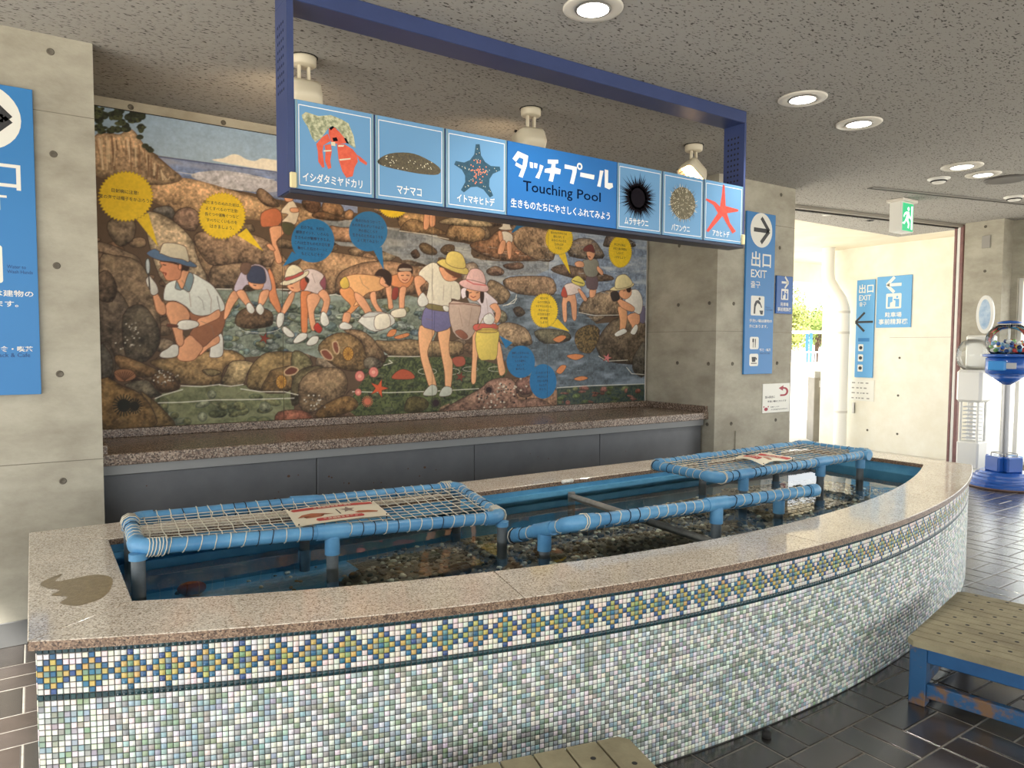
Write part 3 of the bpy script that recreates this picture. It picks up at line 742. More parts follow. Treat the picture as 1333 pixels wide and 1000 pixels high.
# crumpled white thing on the rear rim
q = onz(738, 627, RIM+0.012); mb = MB(); rs = random.Random(3)
for k in range(4): mb.sphere((q.x-0.03+k*0.022, q.y+rs.uniform(-.008, .008), RIM+0.014), (0.017, 0.016, 0.014), 8, 6)
tag(mb.build('wet_cloth', M_white), 'small crumpled white cloth left on the back rim of the pool', 'cloth')

# ---------------------------------------------------------------- grey cabinet run and granite shelf in the alcove
M_cab = mat('grey_painted_steel', (104, 106, 109), 0.42, c2=(94, 96, 99), scale=3, spec=0.5)
M_rustspot = mat('rust_spot', (92, 68, 50), 0.8)
YC = 4.80
seams = [XL+0.004]+[ony(px, 600, YC).x for px in (412, 617, 780)]+[ony(912, 560, YC).x]
cab = None
for i in range(4):
    t = empty('steel_cabinet', ((seams[i]+seams[i+1])/2, YC+0.3, 0))
    tag(t, ['grey steel cabinet with few rust spots at the shelf end far from the entrance', 'grey steel cabinet with many rust spots under the granite shelf', 'grey steel cabinet between the rust-spotted one and the one nearest the entrance', 'grey steel cabinet at the shelf end nearest the entrance'][i], 'cabinet', 'grey cabinets under the granite shelf')
    x0, x1 = seams[i]+0.0025, seams[i+1]-0.0025
    MB().box((x0, YC+0.012, 0.0), (x1, 5.55, 0.866)).build('body', M_cab, t)
    MB().bbox((x0, YC-0.006, 0.05), (x1, YC+0.012, 0.862), 0.004).build('front_panel', M_cab, t)
    MB().box((x0+0.01, YC+0.004, 0.0), (x1-0.01, YC+0.012, 0.05)).build('plinth', M_dark, t)
    fr = wallframe(YC-0.0063); spots = []
    for k in range([8, 34, 10, 2][i]):
        u = random.uniform(x0+0.05, x1-0.05); v = random.uniform(0.42, 0.75) if i else random.uniform(0.5, 0.8); r = random.choice([0.004, 0.005, 0.007, 0.011])
        spots.append(ell((u, v), r, r*random.uniform(0.8, 1.2), 8))
    multi(fr, spots, 0.0003, M_rustspot, 'rust_spots', t)
M_shelf = speckle('shelf_granite', [(0.0, (52, 44, 40)), (0.3, (104, 88, 78)), (0.55, (132, 114, 100)), (0.8, (164, 150, 136)), (1.0, (70, 60, 54))], 130, 0.25, bump=0.1)
sh = empty('granite_shelf', ((XL+XRC)/2, 5.1, 0.866)); tag(sh, 'long speckled brown granite shelf below the painted panels', 'shelf')
MB().bbox((XL+0.002, 4.72, 0.927), (XRC-0.002, 5.583, 0.995), 0.004).build('shelf_top', M_shelf, sh)
MB().box((XL+0.002, 4.765, 0.8665), (seams[-1], 5.56, 0.927)).build('support_rail', mat('pale_steel_rail', (140, 141, 140), 0.4), sh)
MB().bbox((XL+0.002, 5.545, 0.9955), (XRC-0.002, 5.583, 1.056), 0.003).build('rear_upstand', M_shelf, sh)
MB().bbox((XRC-0.04, 4.73, 0.9955), (XRC-0.002, 5.544, 1.056), 0.003).build('side_upstand', M_shelf, sh)
MB().bbox((XL+0.002, 4.73, 0.9955), (XL+0.03, 5.544, 1.05), 0.003).build('side_upstand', M_shelf, sh)
# ---------------------------------------------------------------- the painted panels (flat print: shapes painted into colour data)
MX0, MX1, MZ0, MZ1, MY = 0.322, 5.440, 1.058, 3.215, 5.556
NX, NY = 1020, 430
mf = wallframe(MY)
def zc(x0, y0, s): return lambda pts: [(x0+x*s, y0+y*s) for x, y in pts]
Z2, Z3, Z4, Z5, Z6, Z7, Z8 = zc(120, 130, .2301), zc(180, 300, .19), zc(360, 280, .2), zc(520, 280, .2401), zc(660, 270, .2699), zc(120, 440, .21), zc(380, 430, .225)
ZA = zc(340, 200, .165)
CV = np.zeros((NY, NX, 3)); CV[:] = np.array((92, 74, 58))/255
yy, xx = np.mgrid[0:NY, 0:NX].astype(float)
def vnoise(w, h, sc, seed, oct=4):
    r = np.random.default_rng(seed); out = np.zeros((h, w)); amp = 1; tot = 0
    for o in range(oct):
        gx = max(2, int(w/sc)+2); gy = max(2, int(h/sc)+2); g_ = r.random((gy+1, gx+1))
        X = np.arange(w)/sc; Y = np.arange(h)/sc; xi = X.astype(int); yi = Y.astype(int); fx = X-xi; fy = Y-yi
        fx = fx*fx*(3-2*fx); fy = fy*fy*(3-2*fy); xi = np.minimum(xi, gx-1); yi = np.minimum(yi, gy-1)
        a = g_[np.ix_(yi, xi)]; b = g_[np.ix_(yi, xi+1)]; c = g_[np.ix_(yi+1, xi)]; d = g_[np.ix_(yi+1, xi+1)]
        out += amp*((a*(1-fx)+b*fx)*(1-fy[:, None])+(c*(1-fx)+d*fx)*fy[:, None]); tot += amp; amp *= 0.55; sc = max(1.2, sc/2)
    return out/tot
NZ1 = vnoise(NX, NY, 28, 1); NZ2 = vnoise(NX, NY, 9, 2); NZ3 = vnoise(NX, NY, 3, 3, 2); NZ4 = vnoise(NX, NY, 60, 4)
def tocv(pts):
    """photo pixels -> the panel's plane -> canvas cells"""
    out = []
    for x, y in pts:
        u, v = mf.px(x, y); out.append(((u-MX0)/(MX1-MX0)*NX, (MZ1-v)/(MZ1-MZ0)*NY))
    return out
def sdf(P, x0, x1, y0, y1):
    X = xx[y0:y1, x0:x1]; Y = yy[y0:y1, x0:x1]; d = np.full(X.shape, 1e9); ins = np.zeros(X.shape, bool); n = len(P)
    for i in range(n):
        ax, ay = P[i]; bx, by = P[(i+1) % n]; dx, dy = bx-ax, by-ay; L = dx*dx+dy*dy+1e-9
        t = np.clip(((X-ax)*dx+(Y-ay)*dy)/L, 0, 1); d = np.minimum(d, (X-ax-t*dx)**2+(Y-ay-t*dy)**2)
        if ay != by:
            ins ^= ((ay > Y) != (by > Y)) & (X < (bx-ax)*(Y-ay)/(by-ay)+ax)
    d = np.sqrt(d); return np.where(ins, -d, d)
LINE = np.array((70, 48, 38))/255
def shape(pts, c, ow=0.9, line=None, smooth=3, kind=None, c2=None, alpha=1.0, lw_alpha=0.8):
    P = tocv(pts)
    if smooth and len(P) > 3: P = [tuple(p) for p in catmull(P, smooth)]
    A = np.array(P); x0 = int(max(0, A[:, 0].min()-4)); x1 = int(min(NX, A[:, 0].max()+5)); y0 = int(max(0, A[:, 1].min()-4)); y1 = int(min(NY, A[:, 1].max()+5))
    if x1 <= x0 or y1 <= y0: return
    sd = sdf(P, x0, x1, y0, y1); al = np.clip(0.5-sd, 0, 1)*alpha; c = np.array(c)/255
    sl = (slice(y0, y1), slice(x0, x1)); base = np.broadcast_to(c, (y1-y0, x1-x0, 3)).copy()
    Y = (yy[sl]-A[:, 1].min())/(np.ptp(A[:, 1])+1e-6); X = (xx[sl]-A[:, 0].min())/(np.ptp(A[:, 0])+1e-6)
    if kind == 'rock':
        m = 1.2-0.5*Y+0.7*(NZ2[sl]-.5)+0.6*(NZ1[sl]-.5)+0.5*(NZ3[sl]-.5); depth = np.clip(-sd/7, 0, 1); m *= 0.66+0.34*depth
        base *= m[..., None]
        w = np.clip((NZ2[sl]-.58)*5, 0, 1)*0.35
        base = base*(1-w[..., None])+np.array((96, 88, 66))/255*w[..., None]
    elif kind == 'water':
        m = 1+0.5*(NZ2[sl]-.5)+0.25*(NZ3[sl]-.5); base *= m[..., None]
        if c2 is not None:
            w = np.clip((vn_h[sl]-.45)*3, 0, 1); base = base*(1-w[..., None])+np.array(c2)/255*w[..., None]
    elif kind == 'grad':
        base = base*(1-Y[..., None])+np.array(c2)/255*Y[..., None]; base *= (1+0.12*(NZ2[sl]-.5))[..., None]
    elif kind == 'moss':
        w = np.clip((NZ3[sl]-.42)*4, 0, 1); base = base*(1-w[..., None])+np.array(c2)/255*w[..., None]; base *= (0.8+0.5*NZ2[sl])[..., None]
    elif kind == 'cloth':
        base *= (1.03-0.12*X-0.08*Y+0.1*(NZ1[sl]-.5))[..., None]
    elif kind == 'skin':
        base *= (1.05-0.16*X)[..., None]
    CV[sl] = CV[sl]*(1-al[..., None])+base*al[..., None]
    if ow > 0:
        la = np.clip(ow/2+0.5-np.abs(sd), 0, 1)*lw_alpha; ln = LINE if line is None else np.array(line)/255
        CV[sl] = CV[sl]*(1-la[..., None])+ln*la[..., None]
def stroke(pts, c, wd=1.0, alpha=0.9):
    P = tocv(pts); A = np.array(P); x0 = int(max(0, A[:, 0].min()-3)); x1 = int(min(NX, A[:, 0].max()+4)); y0 = int(max(0, A[:, 1].min()-3)); y1 = int(min(NY, A[:, 1].max()+4))
    if x1 <= x0 or y1 <= y0: return
    X = xx[y0:y1, x0:x1]; Y = yy[y0:y1, x0:x1]; d = np.full(X.shape, 1e9)
    for (ax, ay), (bx, by) in zip(P[:-1], P[1:]):
        dx, dy = bx-ax, by-ay; t = np.clip(((X-ax)*dx+(Y-ay)*dy)/(dx*dx+dy*dy+1e-9), 0, 1); d = np.minimum(d, np.hypot(X-ax-t*dx, Y-ay-t*dy))
    al = (np.clip(wd/2+0.5-d, 0, 1)*alpha)[..., None]; sl = (slice(y0, y1), slice(x0, x1)); CV[sl] = CV[sl]*(1-al)+np.array(c)/255*al
vn_h = np.repeat(vnoise(NX, NY//1, 14, 9)[::1], 1, 0)
vn_h = vnoise(NX//4, NY*2, 12, 9, 3).repeat(4, 1)[:NY, :NX] if (NX//4)*4 == NX else vn_h
def mix(c, d, t): return tuple(a*(1-t)+b*t for a, b in zip(c, d))
def ellp(cx, cy, rx, ry, n=18, a=0): return [(cx+rx*math.cos(t)*math.cos(a)-ry*math.sin(t)*math.sin(a), cy+rx*math.cos(t)*math.sin(a)+ry*math.sin(t)*math.cos(a)) for t in [2*math.pi*i/n for i in range(n)]]
rk = random.Random(11)
BR = [(158, 124, 96), (140, 108, 82), (172, 140, 110), (122, 96, 76), (150, 130, 108)]
def rock(pts, c, ow=1.1): shape(pts, c, ow, (60, 44, 36), 3, 'rock')
# base: a field of boulders all over
for k in range(420):
    x = rk.uniform(120, 845); y = rk.uniform(225, 560); s = rk.uniform(5, 15)*(0.7+0.6*(y-225)/330)
    rock([(px+rk.uniform(-.2, .2)*s, py+rk.uniform(-.2, .2)*s) for px, py in ellp(x, y, s, s*rk.uniform(.5, .8), 8, rk.uniform(-.3, .3))], mix(rk.choice(BR), (120, 110, 90), rk.uniform(0, .5)), 0.9)
# sky, cloud, sea
shape([(120, 100), (960, 100), (960, 330), (359, 224), (207, 203), (185, 190), (120, 180)], (84, 118, 162), 0, None, 0, 'grad', (166, 186, 202))
shape(Z2([(690, 345), (740, 330), (790, 308), (830, 312), (870, 335), (920, 345), (960, 330), (1040, 340), (1240, 360), (1240, 430), (1040, 406)]), (236, 226, 206), 0, None, 3)
shape(Z2([(370, 318), (1040, 405), (1500, 460), (1500, 640), (1040, 560), (900, 525), (700, 490), (520, 450), (430, 370)]), (116, 132, 168), 0, None, 0, 'water', (150, 156, 176))
shape(Z2([(560, 420), (760, 400), (1040, 460), (1040, 520), (820, 510), (640, 470)]), (214, 204, 196), 0, None, 3, 'water', (190, 186, 190), 0.75)
stroke(Z2([(380, 322), (1040, 407)]), (74, 84, 124), 1.4)
for q in ([(470, 405), (620, 430)], [(800, 420), (940, 445), (1030, 450)]): stroke(Z2(q), (226, 222, 216), 1.0, .7)
# cliff and beach
shape(Z2([(330, 470), (500, 440), (650, 470), (800, 515), (940, 555), (1040, 590), (1300, 640), (1300, 760), (1040, 690), (600, 650), (400, 600), (250, 500)]), (196, 158, 118), 0.6, (140, 104, 76), 3, 'rock')
shape(Z2([(10, 210), (100, 190), (160, 195), (200, 165), (240, 180), (290, 250), (340, 300), (420, 370), (510, 445), (400, 480), (250, 470), (150, 440), (10, 420)]), (188, 156, 122), 0.8, (120, 90, 66), 3, 'rock')
for k in range(26):
    x = 30+k*16; y0_ = 205+max(0, k-12)*17; stroke(Z2([(x+rk.uniform(-8, 8), y0_+rk.uniform(0, 30)), (x+rk.uniform(-4, 20), min(450, y0_+rk.uniform(70, 190)))]), rk.choice([(138, 104, 76), (222, 198, 160), (118, 88, 66), (228, 206, 172)]), rk.uniform(1, 2.6), .75)
for k in range(60):
    x = rk.uniform(0, 280); y = rk.uniform(40, 190-0.12*abs(x-120))
    shape(Z2(ellp(x, y, rk.uniform(14, 34), rk.uniform(10, 22), 8)), rk.choice([(52, 58, 40), (66, 72, 46), (40, 46, 34), (78, 82, 52)]), 0, None, 3, 'moss', (34, 38, 28))
for p in ((300, 260), (320, 275), (330, 285), (270, 210)): shape(Z2(ellp(*p, 20, 14, 8)), (58, 62, 44), 0, None, 3, 'moss', (40, 44, 30))
# stream and water areas
shape(ZA([(560, 540), (700, 520), (860, 560), (1200, 600), (1333, 600), (1333, 700), (1000, 690), (700, 640), (560, 620)]), (150, 146, 140), 0, None, 3, 'water', (190, 186, 176))
shape(Z4([(300, 20), (470, 40), (720, 90), (880, 110), (1040, 120), (1040, 320), (900, 300), (760, 260), (640, 215), (500, 205), (380, 180)]), (122, 126, 128), 0, None, 3, 'water', (168, 166, 160))
shape(Z5([(0, 90), (160, 110), (270, 140), (380, 160), (400, 230), (560, 250), (720, 250), (833, 260), (833, 420), (640, 420), (600, 500), (400, 520), (300, 250), (80, 240), (0, 230)]), (126, 130, 134), 0, None, 3, 'water', (176, 176, 172))
shape(Z6([(240, 40), (680, 90), (680, 560), (560, 520), (350, 515), (300, 430), (0, 430), (0, 330), (200, 300)]), (126, 138, 156), 0, None, 3, 'water', (182, 188, 194))
shape(Z6([(0, 420), (300, 430), (430, 560), (660, 560), (660, 980), (240, 980), (110, 860), (-60, 660)]), (88, 98, 106), 0, None, 3, 'water', (132, 144, 156))
shape(Z3([(500, 400), (640, 395), (1158, 395), (1400, 420), (2000, 480), (2000, 800), (1700, 850), (1300, 880), (1100, 830), (900, 850), (600, 850), (580, 600)]), (118, 126, 112), 0, None, 3, 'water', (146, 156, 148))
shape(Z7([(380, 390), (560, 300), (940, 290), (1280, 330), (1250, 420), (1180, 530), (520, 540)]), (108, 112, 82), 0, None, 3, 'water', (134, 136, 104))
shape(Z8([(360, 360), (560, 150), (760, 140), (1000, 150), (1250, 230), (1080, 350), (860, 440), (820, 490), (380, 500)]), (84, 92, 58), 0, None, 3, 'moss', (50, 58, 40))
# cobbles seen through the water
def cobbles(n, x0, x1, y0, y1, cols, s0, s1, seed):
    r_ = random.Random(seed)
    for k in range(n):
        shape(ellp(r_.uniform(x0, x1), r_.uniform(y0, y1), r_.uniform(s0, s1), r_.uniform(s0, s1)*.6, 9, r_.uniform(-.3, .3)), r_.choice(cols), 0.7, (64, 76, 72), 3, 'rock', lw_alpha=.6)
GB = [(132, 152, 148), (150, 164, 140), (120, 140, 150), (150, 152, 116), (168, 178, 168), (112, 128, 110)]
cobbles(80, 292, 372, 392, 462, GB, 4, 8, 21); cobbles(110, 372, 560, 398, 446, GB, 4, 9, 22); cobbles(26, 205, 360, 512, 550, [(140, 142, 100), (118, 124, 88), (156, 160, 132)], 5, 11, 23)
cobbles(40, 470, 640, 470, 535, [(96, 110, 66), (120, 128, 90), (78, 88, 58)], 4, 9, 24)
# boulders, back to front
rock(ZA([(320, 380), (370, 335), (440, 350), (470, 420), (420, 470), (350, 440)]), (124, 90, 68)); rock(ZA([(480, 400), (520, 370), (600, 385), (650, 440), (620, 500), (560, 510), (490, 460)]), (160, 120, 86)); rock(ZA([(400, 480), (480, 455), (600, 490), (680, 510), (600, 530), (440, 510)]), (126, 92, 66)); rock(ZA([(650, 480), (690, 440), (725, 460), (720, 510), (670, 520)]), (170, 128, 92))
rock(ZA([(1080, 560), (1100, 480), (1160, 460), (1333, 500), (1333, 600), (1150, 590)]), (190, 150, 104)); rock(ZA([(540, 570), (620, 580), (760, 590), (800, 640), (760, 690), (600, 690), (550, 650)]), (176, 134, 104))
rock(Z2([(340, 620), (440, 600), (470, 660), (420, 690)]), (116, 110, 104)); rock(Z2([(455, 680), (490, 620), (560, 610), (610, 660), (580, 740), (500, 720)]), (160, 128, 108)); rock(Z2([(930, 520), (955, 500), (1010, 540), (1060, 600), (990, 600), (940, 560)]), (150, 120, 96))
rock(Z2([(300, 660), (330, 630), (420, 660), (520, 735), (590, 830), (640, 960), (630, 1100), (420, 1050), (330, 850)]), (186, 164, 134))
rock(Z2([(90, 690), (160, 660), (240, 690), (235, 780), (160, 830), (95, 760)]), (130, 112, 92)); rock(Z2([(580, 770), (640, 740), (760, 770), (900, 780), (1080, 880), (1100, 980), (900, 1080), (700, 1040), (600, 900)]), (176, 142, 108))
rock(Z2([(20, 820), (80, 810), (180, 850), (270, 900), (290, 1010), (300, 1120), (160, 1120), (20, 1020)]), (140, 118, 96)); rock(Z2([(20, 880), (80, 870), (140, 930), (160, 1050), (90, 1120), (20, 1120)]), (122, 100, 82))
rock([(130, 336), (148, 332), (180, 340), (200, 372), (208, 412), (206, 444), (180, 468), (152, 484), (136, 452), (130, 404)], (132, 112, 90))
rock([(130, 380), (150, 376), (166, 396), (176, 430), (170, 470), (150, 488), (130, 470)], (106, 92, 78)); rock([(160, 410), (184, 396), (204, 420), (208, 446), (190, 470), (164, 464)], (98, 88, 74))
rock([(126, 360), (140, 352), (152, 372), (146, 392), (128, 388)], (118, 98, 80)); rock([(128, 452), (142, 446), (150, 470), (146, 500), (130, 500)], (104, 92, 80))
rock(Z3([(480, 330), (520, 230), (640, 200), (800, 190), (960, 240), (1000, 380), (700, 395), (520, 395)]), (150, 124, 98)); rock(Z3([(380, 60), (420, 10), (560, 0), (760, 20), (900, 80), (980, 200), (900, 250), (700, 220), (520, 240), (440, 180)]), (168, 136, 108))
rock(Z4([(-20, 290), (120, 330), (200, 250), (370, 240), (520, 265), (660, 290), (560, 330), (430, 370), (390, 420), (380, 510), (200, 500), (-20, 470)]), (172, 136, 102)); rock(Z4([(385, 430), (430, 360), (560, 310), (660, 300), (760, 300), (900, 330), (1000, 340), (1000, 480), (700, 540), (560, 540), (400, 520)]), (150, 116, 88))
rock(Z5([(0, 80), (60, 20), (150, 50), (260, 100), (170, 105), (60, 95)]), (172, 136, 96)); rock(Z5([(250, 110), (290, 40), (360, 40), (460, 80), (440, 140), (330, 145)]), (176, 140, 100)); rock(Z5([(210, 40), (300, 10), (460, 30), (500, 60), (360, 60)]), (206, 180, 140))
rock(Z5([(380, 165), (420, 140), (480, 130), (540, 80), (640, 90), (720, 200), (700, 245), (560, 245), (440, 210)]), (160, 116, 84)); rock(Z5([(610, 110), (650, 60), (720, 60), (833, 110), (833, 240), (740, 240), (640, 180)]), (172, 140, 108))
rock(Z5([(105, 165), (140, 150), (200, 190), (190, 215), (130, 205)]), (104, 84, 62)); rock(Z5([(220, 190), (250, 160), (295, 165), (290, 205), (250, 215)]), (110, 88, 66)); rock(Z5([(60, 205), (90, 185), (110, 220), (80, 235)]), (100, 74, 62))
rock(Z5([(340, 280), (400, 255), (430, 300), (400, 380), (340, 350)]), (160, 140, 122)); rock(Z5([(470, 300), (520, 275), (565, 300), (550, 325), (490, 325)]), (150, 116, 96)); rock(Z5([(560, 270), (650, 255), (670, 285), (600, 295)]), (136, 104, 86))
rock(Z5([(470, 410), (490, 350), (560, 380), (600, 430), (560, 480), (500, 470)]), (140, 118, 92)); rock(Z5([(560, 370), (600, 335), (760, 330), (833, 350), (833, 430), (640, 425)]), (162, 132, 104)); rock(Z5([(530, 510), (575, 530), (580, 570), (540, 580)]), (152, 144, 116))
rock(Z5([(525, 600), (590, 580), (680, 610), (715, 670), (700, 705), (560, 700), (530, 650)]), (178, 150, 118)); rock(Z5([(615, 510), (650, 495), (680, 530), (640, 550)]), (96, 80, 66))
rock(Z6([(210, 300), (260, 275), (330, 285), (420, 310), (500, 330), (505, 350), (400, 355), (280, 330)]), (122, 98, 80)); rock(Z6([(300, 235), (320, 160), (400, 150), (445, 190), (460, 245)]), (140, 122, 104)); rock(Z6([(465, 170), (500, 120), (600, 160), (610, 190), (480, 190)]), (110, 94, 84))
rock(Z6([(345, 500), (380, 440), (480, 400), (545, 420), (560, 520), (400, 515)]), (158, 134, 108)); rock(Z6([(430, 650), (480, 570), (540, 530), (660, 540), (660, 740), (480, 740), (440, 700)]), (104, 90, 74)); rock(Z6([(605, 730), (630, 680), (662, 650), (662, 810), (610, 790)]), (96, 90, 80))
rock(Z6([(130, 600), (200, 585), (290, 600), (300, 640), (180, 655)]), (106, 100, 80)); shape(Z6([(325, 640), (340, 590), (400, 565), (445, 590), (430, 660), (400, 700), (350, 690)]), (116, 96, 62), 1, None, 3, 'moss', (66, 56, 38))
rock(Z6([(0, 850), (60, 820), (140, 840), (240, 880), (240, 975), (0, 975)]), (150, 116, 92)); rock(Z6([(40, 840), (100, 830), (120, 900), (60, 910)]), (134, 106, 90))
shape(Z6([(240, 870), (400, 862), (660, 850), (660, 960), (240, 970)]), (66, 76, 62), 0, None, 0, 'moss', (44, 56, 58))
cobbles(34, 726, 836, 504, 524, [(110, 128, 80), (132, 140, 96), (92, 100, 84), (150, 96, 80), (158, 108, 96)], 2, 6, 25)
# low foreground rocks
rock(Z7([(50, 40), (90, 60), (130, 140), (110, 250), (50, 250)]), (96, 90, 80)); rock(Z7([(140, 110), (200, 110), (400, 190), (420, 220), (350, 240), (250, 230), (160, 170)]), (138, 108, 74)); rock(Z7([(360, 140), (520, 110), (820, 70), (920, 100), (945, 140), (830, 170), (800, 250), (770, 290), (540, 280), (500, 220), (420, 190)]), (150, 122, 84))
rock(Z7([(800, 290), (830, 200), (870, 140), (1000, 150), (960, 220), (930, 285)]), (168, 146, 108)); rock(Z7([(960, 300), (970, 200), (1030, 120), (1100, 85), (1250, 85), (1333, 120), (1333, 230), (1240, 290), (1190, 340), (1040, 325)]), (134, 112, 76)); rock(Z7([(1050, 330), (1090, 230), (1130, 190), (1333, 160), (1333, 260), (1200, 330)]), (126, 100, 66))
rock(Z7([(200, 285), (330, 255), (390, 310), (430, 355), (340, 365), (260, 320)]), (128, 118, 98)); rock(Z7([(370, 240), (420, 212), (490, 225), (540, 310), (430, 335), (390, 290)]), (110, 84, 60)); rock(Z7([(300, 330), (370, 375), (440, 440), (515, 540), (390, 555), (370, 450)]), (136, 112, 74))
rock(Z7([(55, 250), (200, 300), (300, 345), (375, 440), (380, 550), (60, 575)]), (132, 104, 66)); rock(Z7([(680, 200), (740, 190), (800, 210), (740, 235)]), (146, 128, 90))
rock(Z8([(300, 0), (400, 0), (480, 60), (540, 150), (520, 190), (440, 170), (400, 60)]), (150, 122, 92)); rock(Z8([(480, 60), (560, 60), (680, 50), (760, 60), (960, 60), (990, 100), (960, 145), (700, 150), (560, 140)]), (156, 130, 96)); rock(Z8([(0, 130), (60, 125), (120, 190), (60, 250), (0, 280)]), (120, 112, 80))
rock(Z8([(150, 110), (200, 40), (290, 10), (380, 45), (420, 110), (430, 210), (350, 235), (240, 200)]), (132, 106, 72)); rock(Z8([(415, 170), (460, 150), (520, 180), (510, 215), (430, 220)]), (140, 128, 110))
rock(Z8([(0, 290), (60, 220), (180, 205), (140, 290), (60, 400), (0, 430)]), (96, 86, 62)); rock(Z8([(40, 310), (130, 225), (270, 218), (320, 285), (300, 370), (170, 450), (60, 470)]), (142, 118, 90)); rock(Z8([(130, 490), (200, 420), (310, 375), (370, 400), (370, 450), (220, 505)]), (140, 108, 68)); rock(Z8([(-80, 470), (60, 460), (120, 520), (-80, 540)]), (150, 96, 76))
rock(Z8([(860, 460), (1080, 340), (1140, 290), (1230, 270), (1290, 300), (1310, 400), (1420, 390), (1500, 470), (860, 490)]), (160, 124, 106)); rock(Z8([(650, 440), (680, 385), (760, 390), (790, 430), (740, 470), (660, 470)]), (92, 84, 52)); rock(Z8([(1290, 310), (1330, 270), (1400, 270), (1420, 340), (1330, 370)]), (130, 96, 84))
# water surface lines
W_ = (232, 228, 214)
for q in (Z7([(410, 398), (560, 395), (760, 380), (980, 378), (1250, 370)]), Z7([(550, 293), (680, 298), (790, 285)]), Z7([(790, 288), (860, 296), (935, 285)]), Z7([(920, 312), (1040, 330), (1190, 330), (1275, 350)]), Z7([(390, 372), (440, 350), (560, 316)]), Z8([(350, 352), (560, 358), (820, 350), (1080, 335)]), Z8([(555, 148), (700, 150), (760, 148)]), Z8([(530, 200), (580, 185), (560, 170)]), Z3([(500, 398), (640, 400)]), Z3([(920, 400), (1030, 402)]), Z6([(240, 868), (400, 858), (660, 850)]), Z6([(440, 715), (480, 740), (580, 735)]), Z6([(575, 770), (600, 800), (660, 805)]), Z6([(0, 470), (40, 440), (45, 420)]), Z5([(560, 490), (620, 475), (635, 450)]), Z5([(0, 85), (150, 105), (265, 130)]), Z4([(340, 520), (380, 515), (420, 525)]), Z6([(345, 505), (420, 520), (540, 518)])):
    stroke(q, W_, 1.4, .85)
for k in range(70):
    x = rk.uniform(745, 838); y = rk.uniform(300, 390); stroke([(x, y), (x+rk.uniform(3, 9), y+rk.uniform(-1, 2))], rk.choice([(208, 212, 214), (96, 110, 134)]), .8, .7)
for k in range(60):
    x = rk.uniform(525, 720); y = rk.uniform(320, 350); stroke([(x, y), (x+rk.uniform(4, 12), y+rk.uniform(0, 2))], rk.choice([(200, 198, 190), (92, 92, 92)]), .8, .6)
for k in range(50):
    x = rk.uniform(690, 770); y = rk.uniform(400, 500); stroke([(x, y), (x+rk.uniform(4, 10), y+rk.uniform(-1, 1))], rk.choice([(170, 180, 188), (54, 60, 66)]), .8, .6)
for cx_, cy_, rx_, ry_ in ((338, 425, 27, 8), (405, 412, 12, 3), (453, 411, 16, 3), (610, 400, 14, 3), (556, 483, 12, 4), (588, 483, 10, 4), (612, 480, 10, 3), (645, 480, 10, 3)):
    P_ = ellp(cx_, cy_, rx_, ry_, 20); stroke(P_+P_[:1], W_, 1.0, .7)
# shells, urchins, stars, limpets
for q, c in ((Z7([(1190, 205), (1230, 175), (1275, 190), (1255, 220), (1205, 228)]), (104, 62, 48)), (Z8([(165, 120), (200, 110), (235, 150), (225, 170), (190, 160)]), (126, 74, 58)), (Z8([(235, 70), (260, 65), (272, 110), (260, 135), (240, 110)]), (126, 78, 60))):
    shape(q, c, 2.2, (206, 176, 140)); 
for cx_, cy_ in ((366, 496.5), (453, 460)):
    shape(ellp(cx_, cy_, 7, 9), (186, 138, 66), 1)
    for k in range(12): a = k*math.pi/6; stroke([(cx_, cy_), (cx_+7*math.cos(a), cy_+9*math.sin(a))], (120, 82, 40), .8)
shape(Z7([(135, 210), (170, 190), (240, 195), (272, 235), (230, 262), (160, 262)]), (150, 106, 76), 1)
for k in range(9): stroke(Z7([(200, 262), (142+k*15, 205-abs(4-k)*-3)]), (86, 58, 44), .9)
def blob(cx_, cy_, r_, c, n=18): 
    shape(ellp(cx_, cy_, r_*.6, r_*.6), c, 0)
    for k in range(n): a = k*2*math.pi/n; stroke([(cx_, cy_), (cx_+r_*math.cos(a), cy_+r_*math.sin(a))], c, 1.3)
blob(161, 527, 14, (34, 36, 30), 20); blob(175, 528, 10, (38, 36, 28)); blob(567, 524, 7, (44, 30, 36)); blob(636, 507, 6, (40, 26, 28))
def star(cx_, cy_, r_, c, a0=0.3, k=.35, ow=.8): shape([(cx_+r_*(1 if i % 2 == 0 else k)*math.sin(a0+i*math.pi/5), cy_-r_*(1 if i % 2 == 0 else k)*math.cos(a0+i*math.pi/5)) for i in range(10)], c, ow, None, 0)
star(493, 505, 13, (206, 92, 56)); star(599, 490, 7, (120, 60, 48)); star(344, 440, 8, (130, 58, 44))
for cx_, cy_, r_ in ((468, 489, 6), (486, 484, 6), (466, 510, 4)): shape(ellp(cx_, cy_, r_, r_*1.1), (212, 128, 116), .8, (150, 70, 66)); shape(ellp(cx_, cy_, r_*.4, r_*.4), (236, 170, 150), 0)
shape(Z8([(575, 275), (600, 240), (640, 222), (690, 240), (708, 275), (640, 282)]), (172, 84, 58), 1); shape(Z8([(925, 160), (990, 150), (1000, 195), (950, 208)]), (158, 84, 66), 1); blob(478, 522, 7, (196, 110, 84))
for q in (Z4([(715, 785), (740, 745), (780, 745), (760, 785)]), Z4([(765, 790), (850, 765), (858, 785), (790, 805)]), Z6([(285, 715), (330, 705), (370, 715), (330, 735)]), Z6([(235, 790), (260, 760), (285, 765), (260, 800)]), Z6([(320, 825), (360, 812), (390, 822), (350, 835)]), Z6([(220, 635), (260, 615), (285, 625), (250, 650)])): shape(q, (206, 132, 84), .9)
star(790, 465.5, 7, (206, 120, 120))
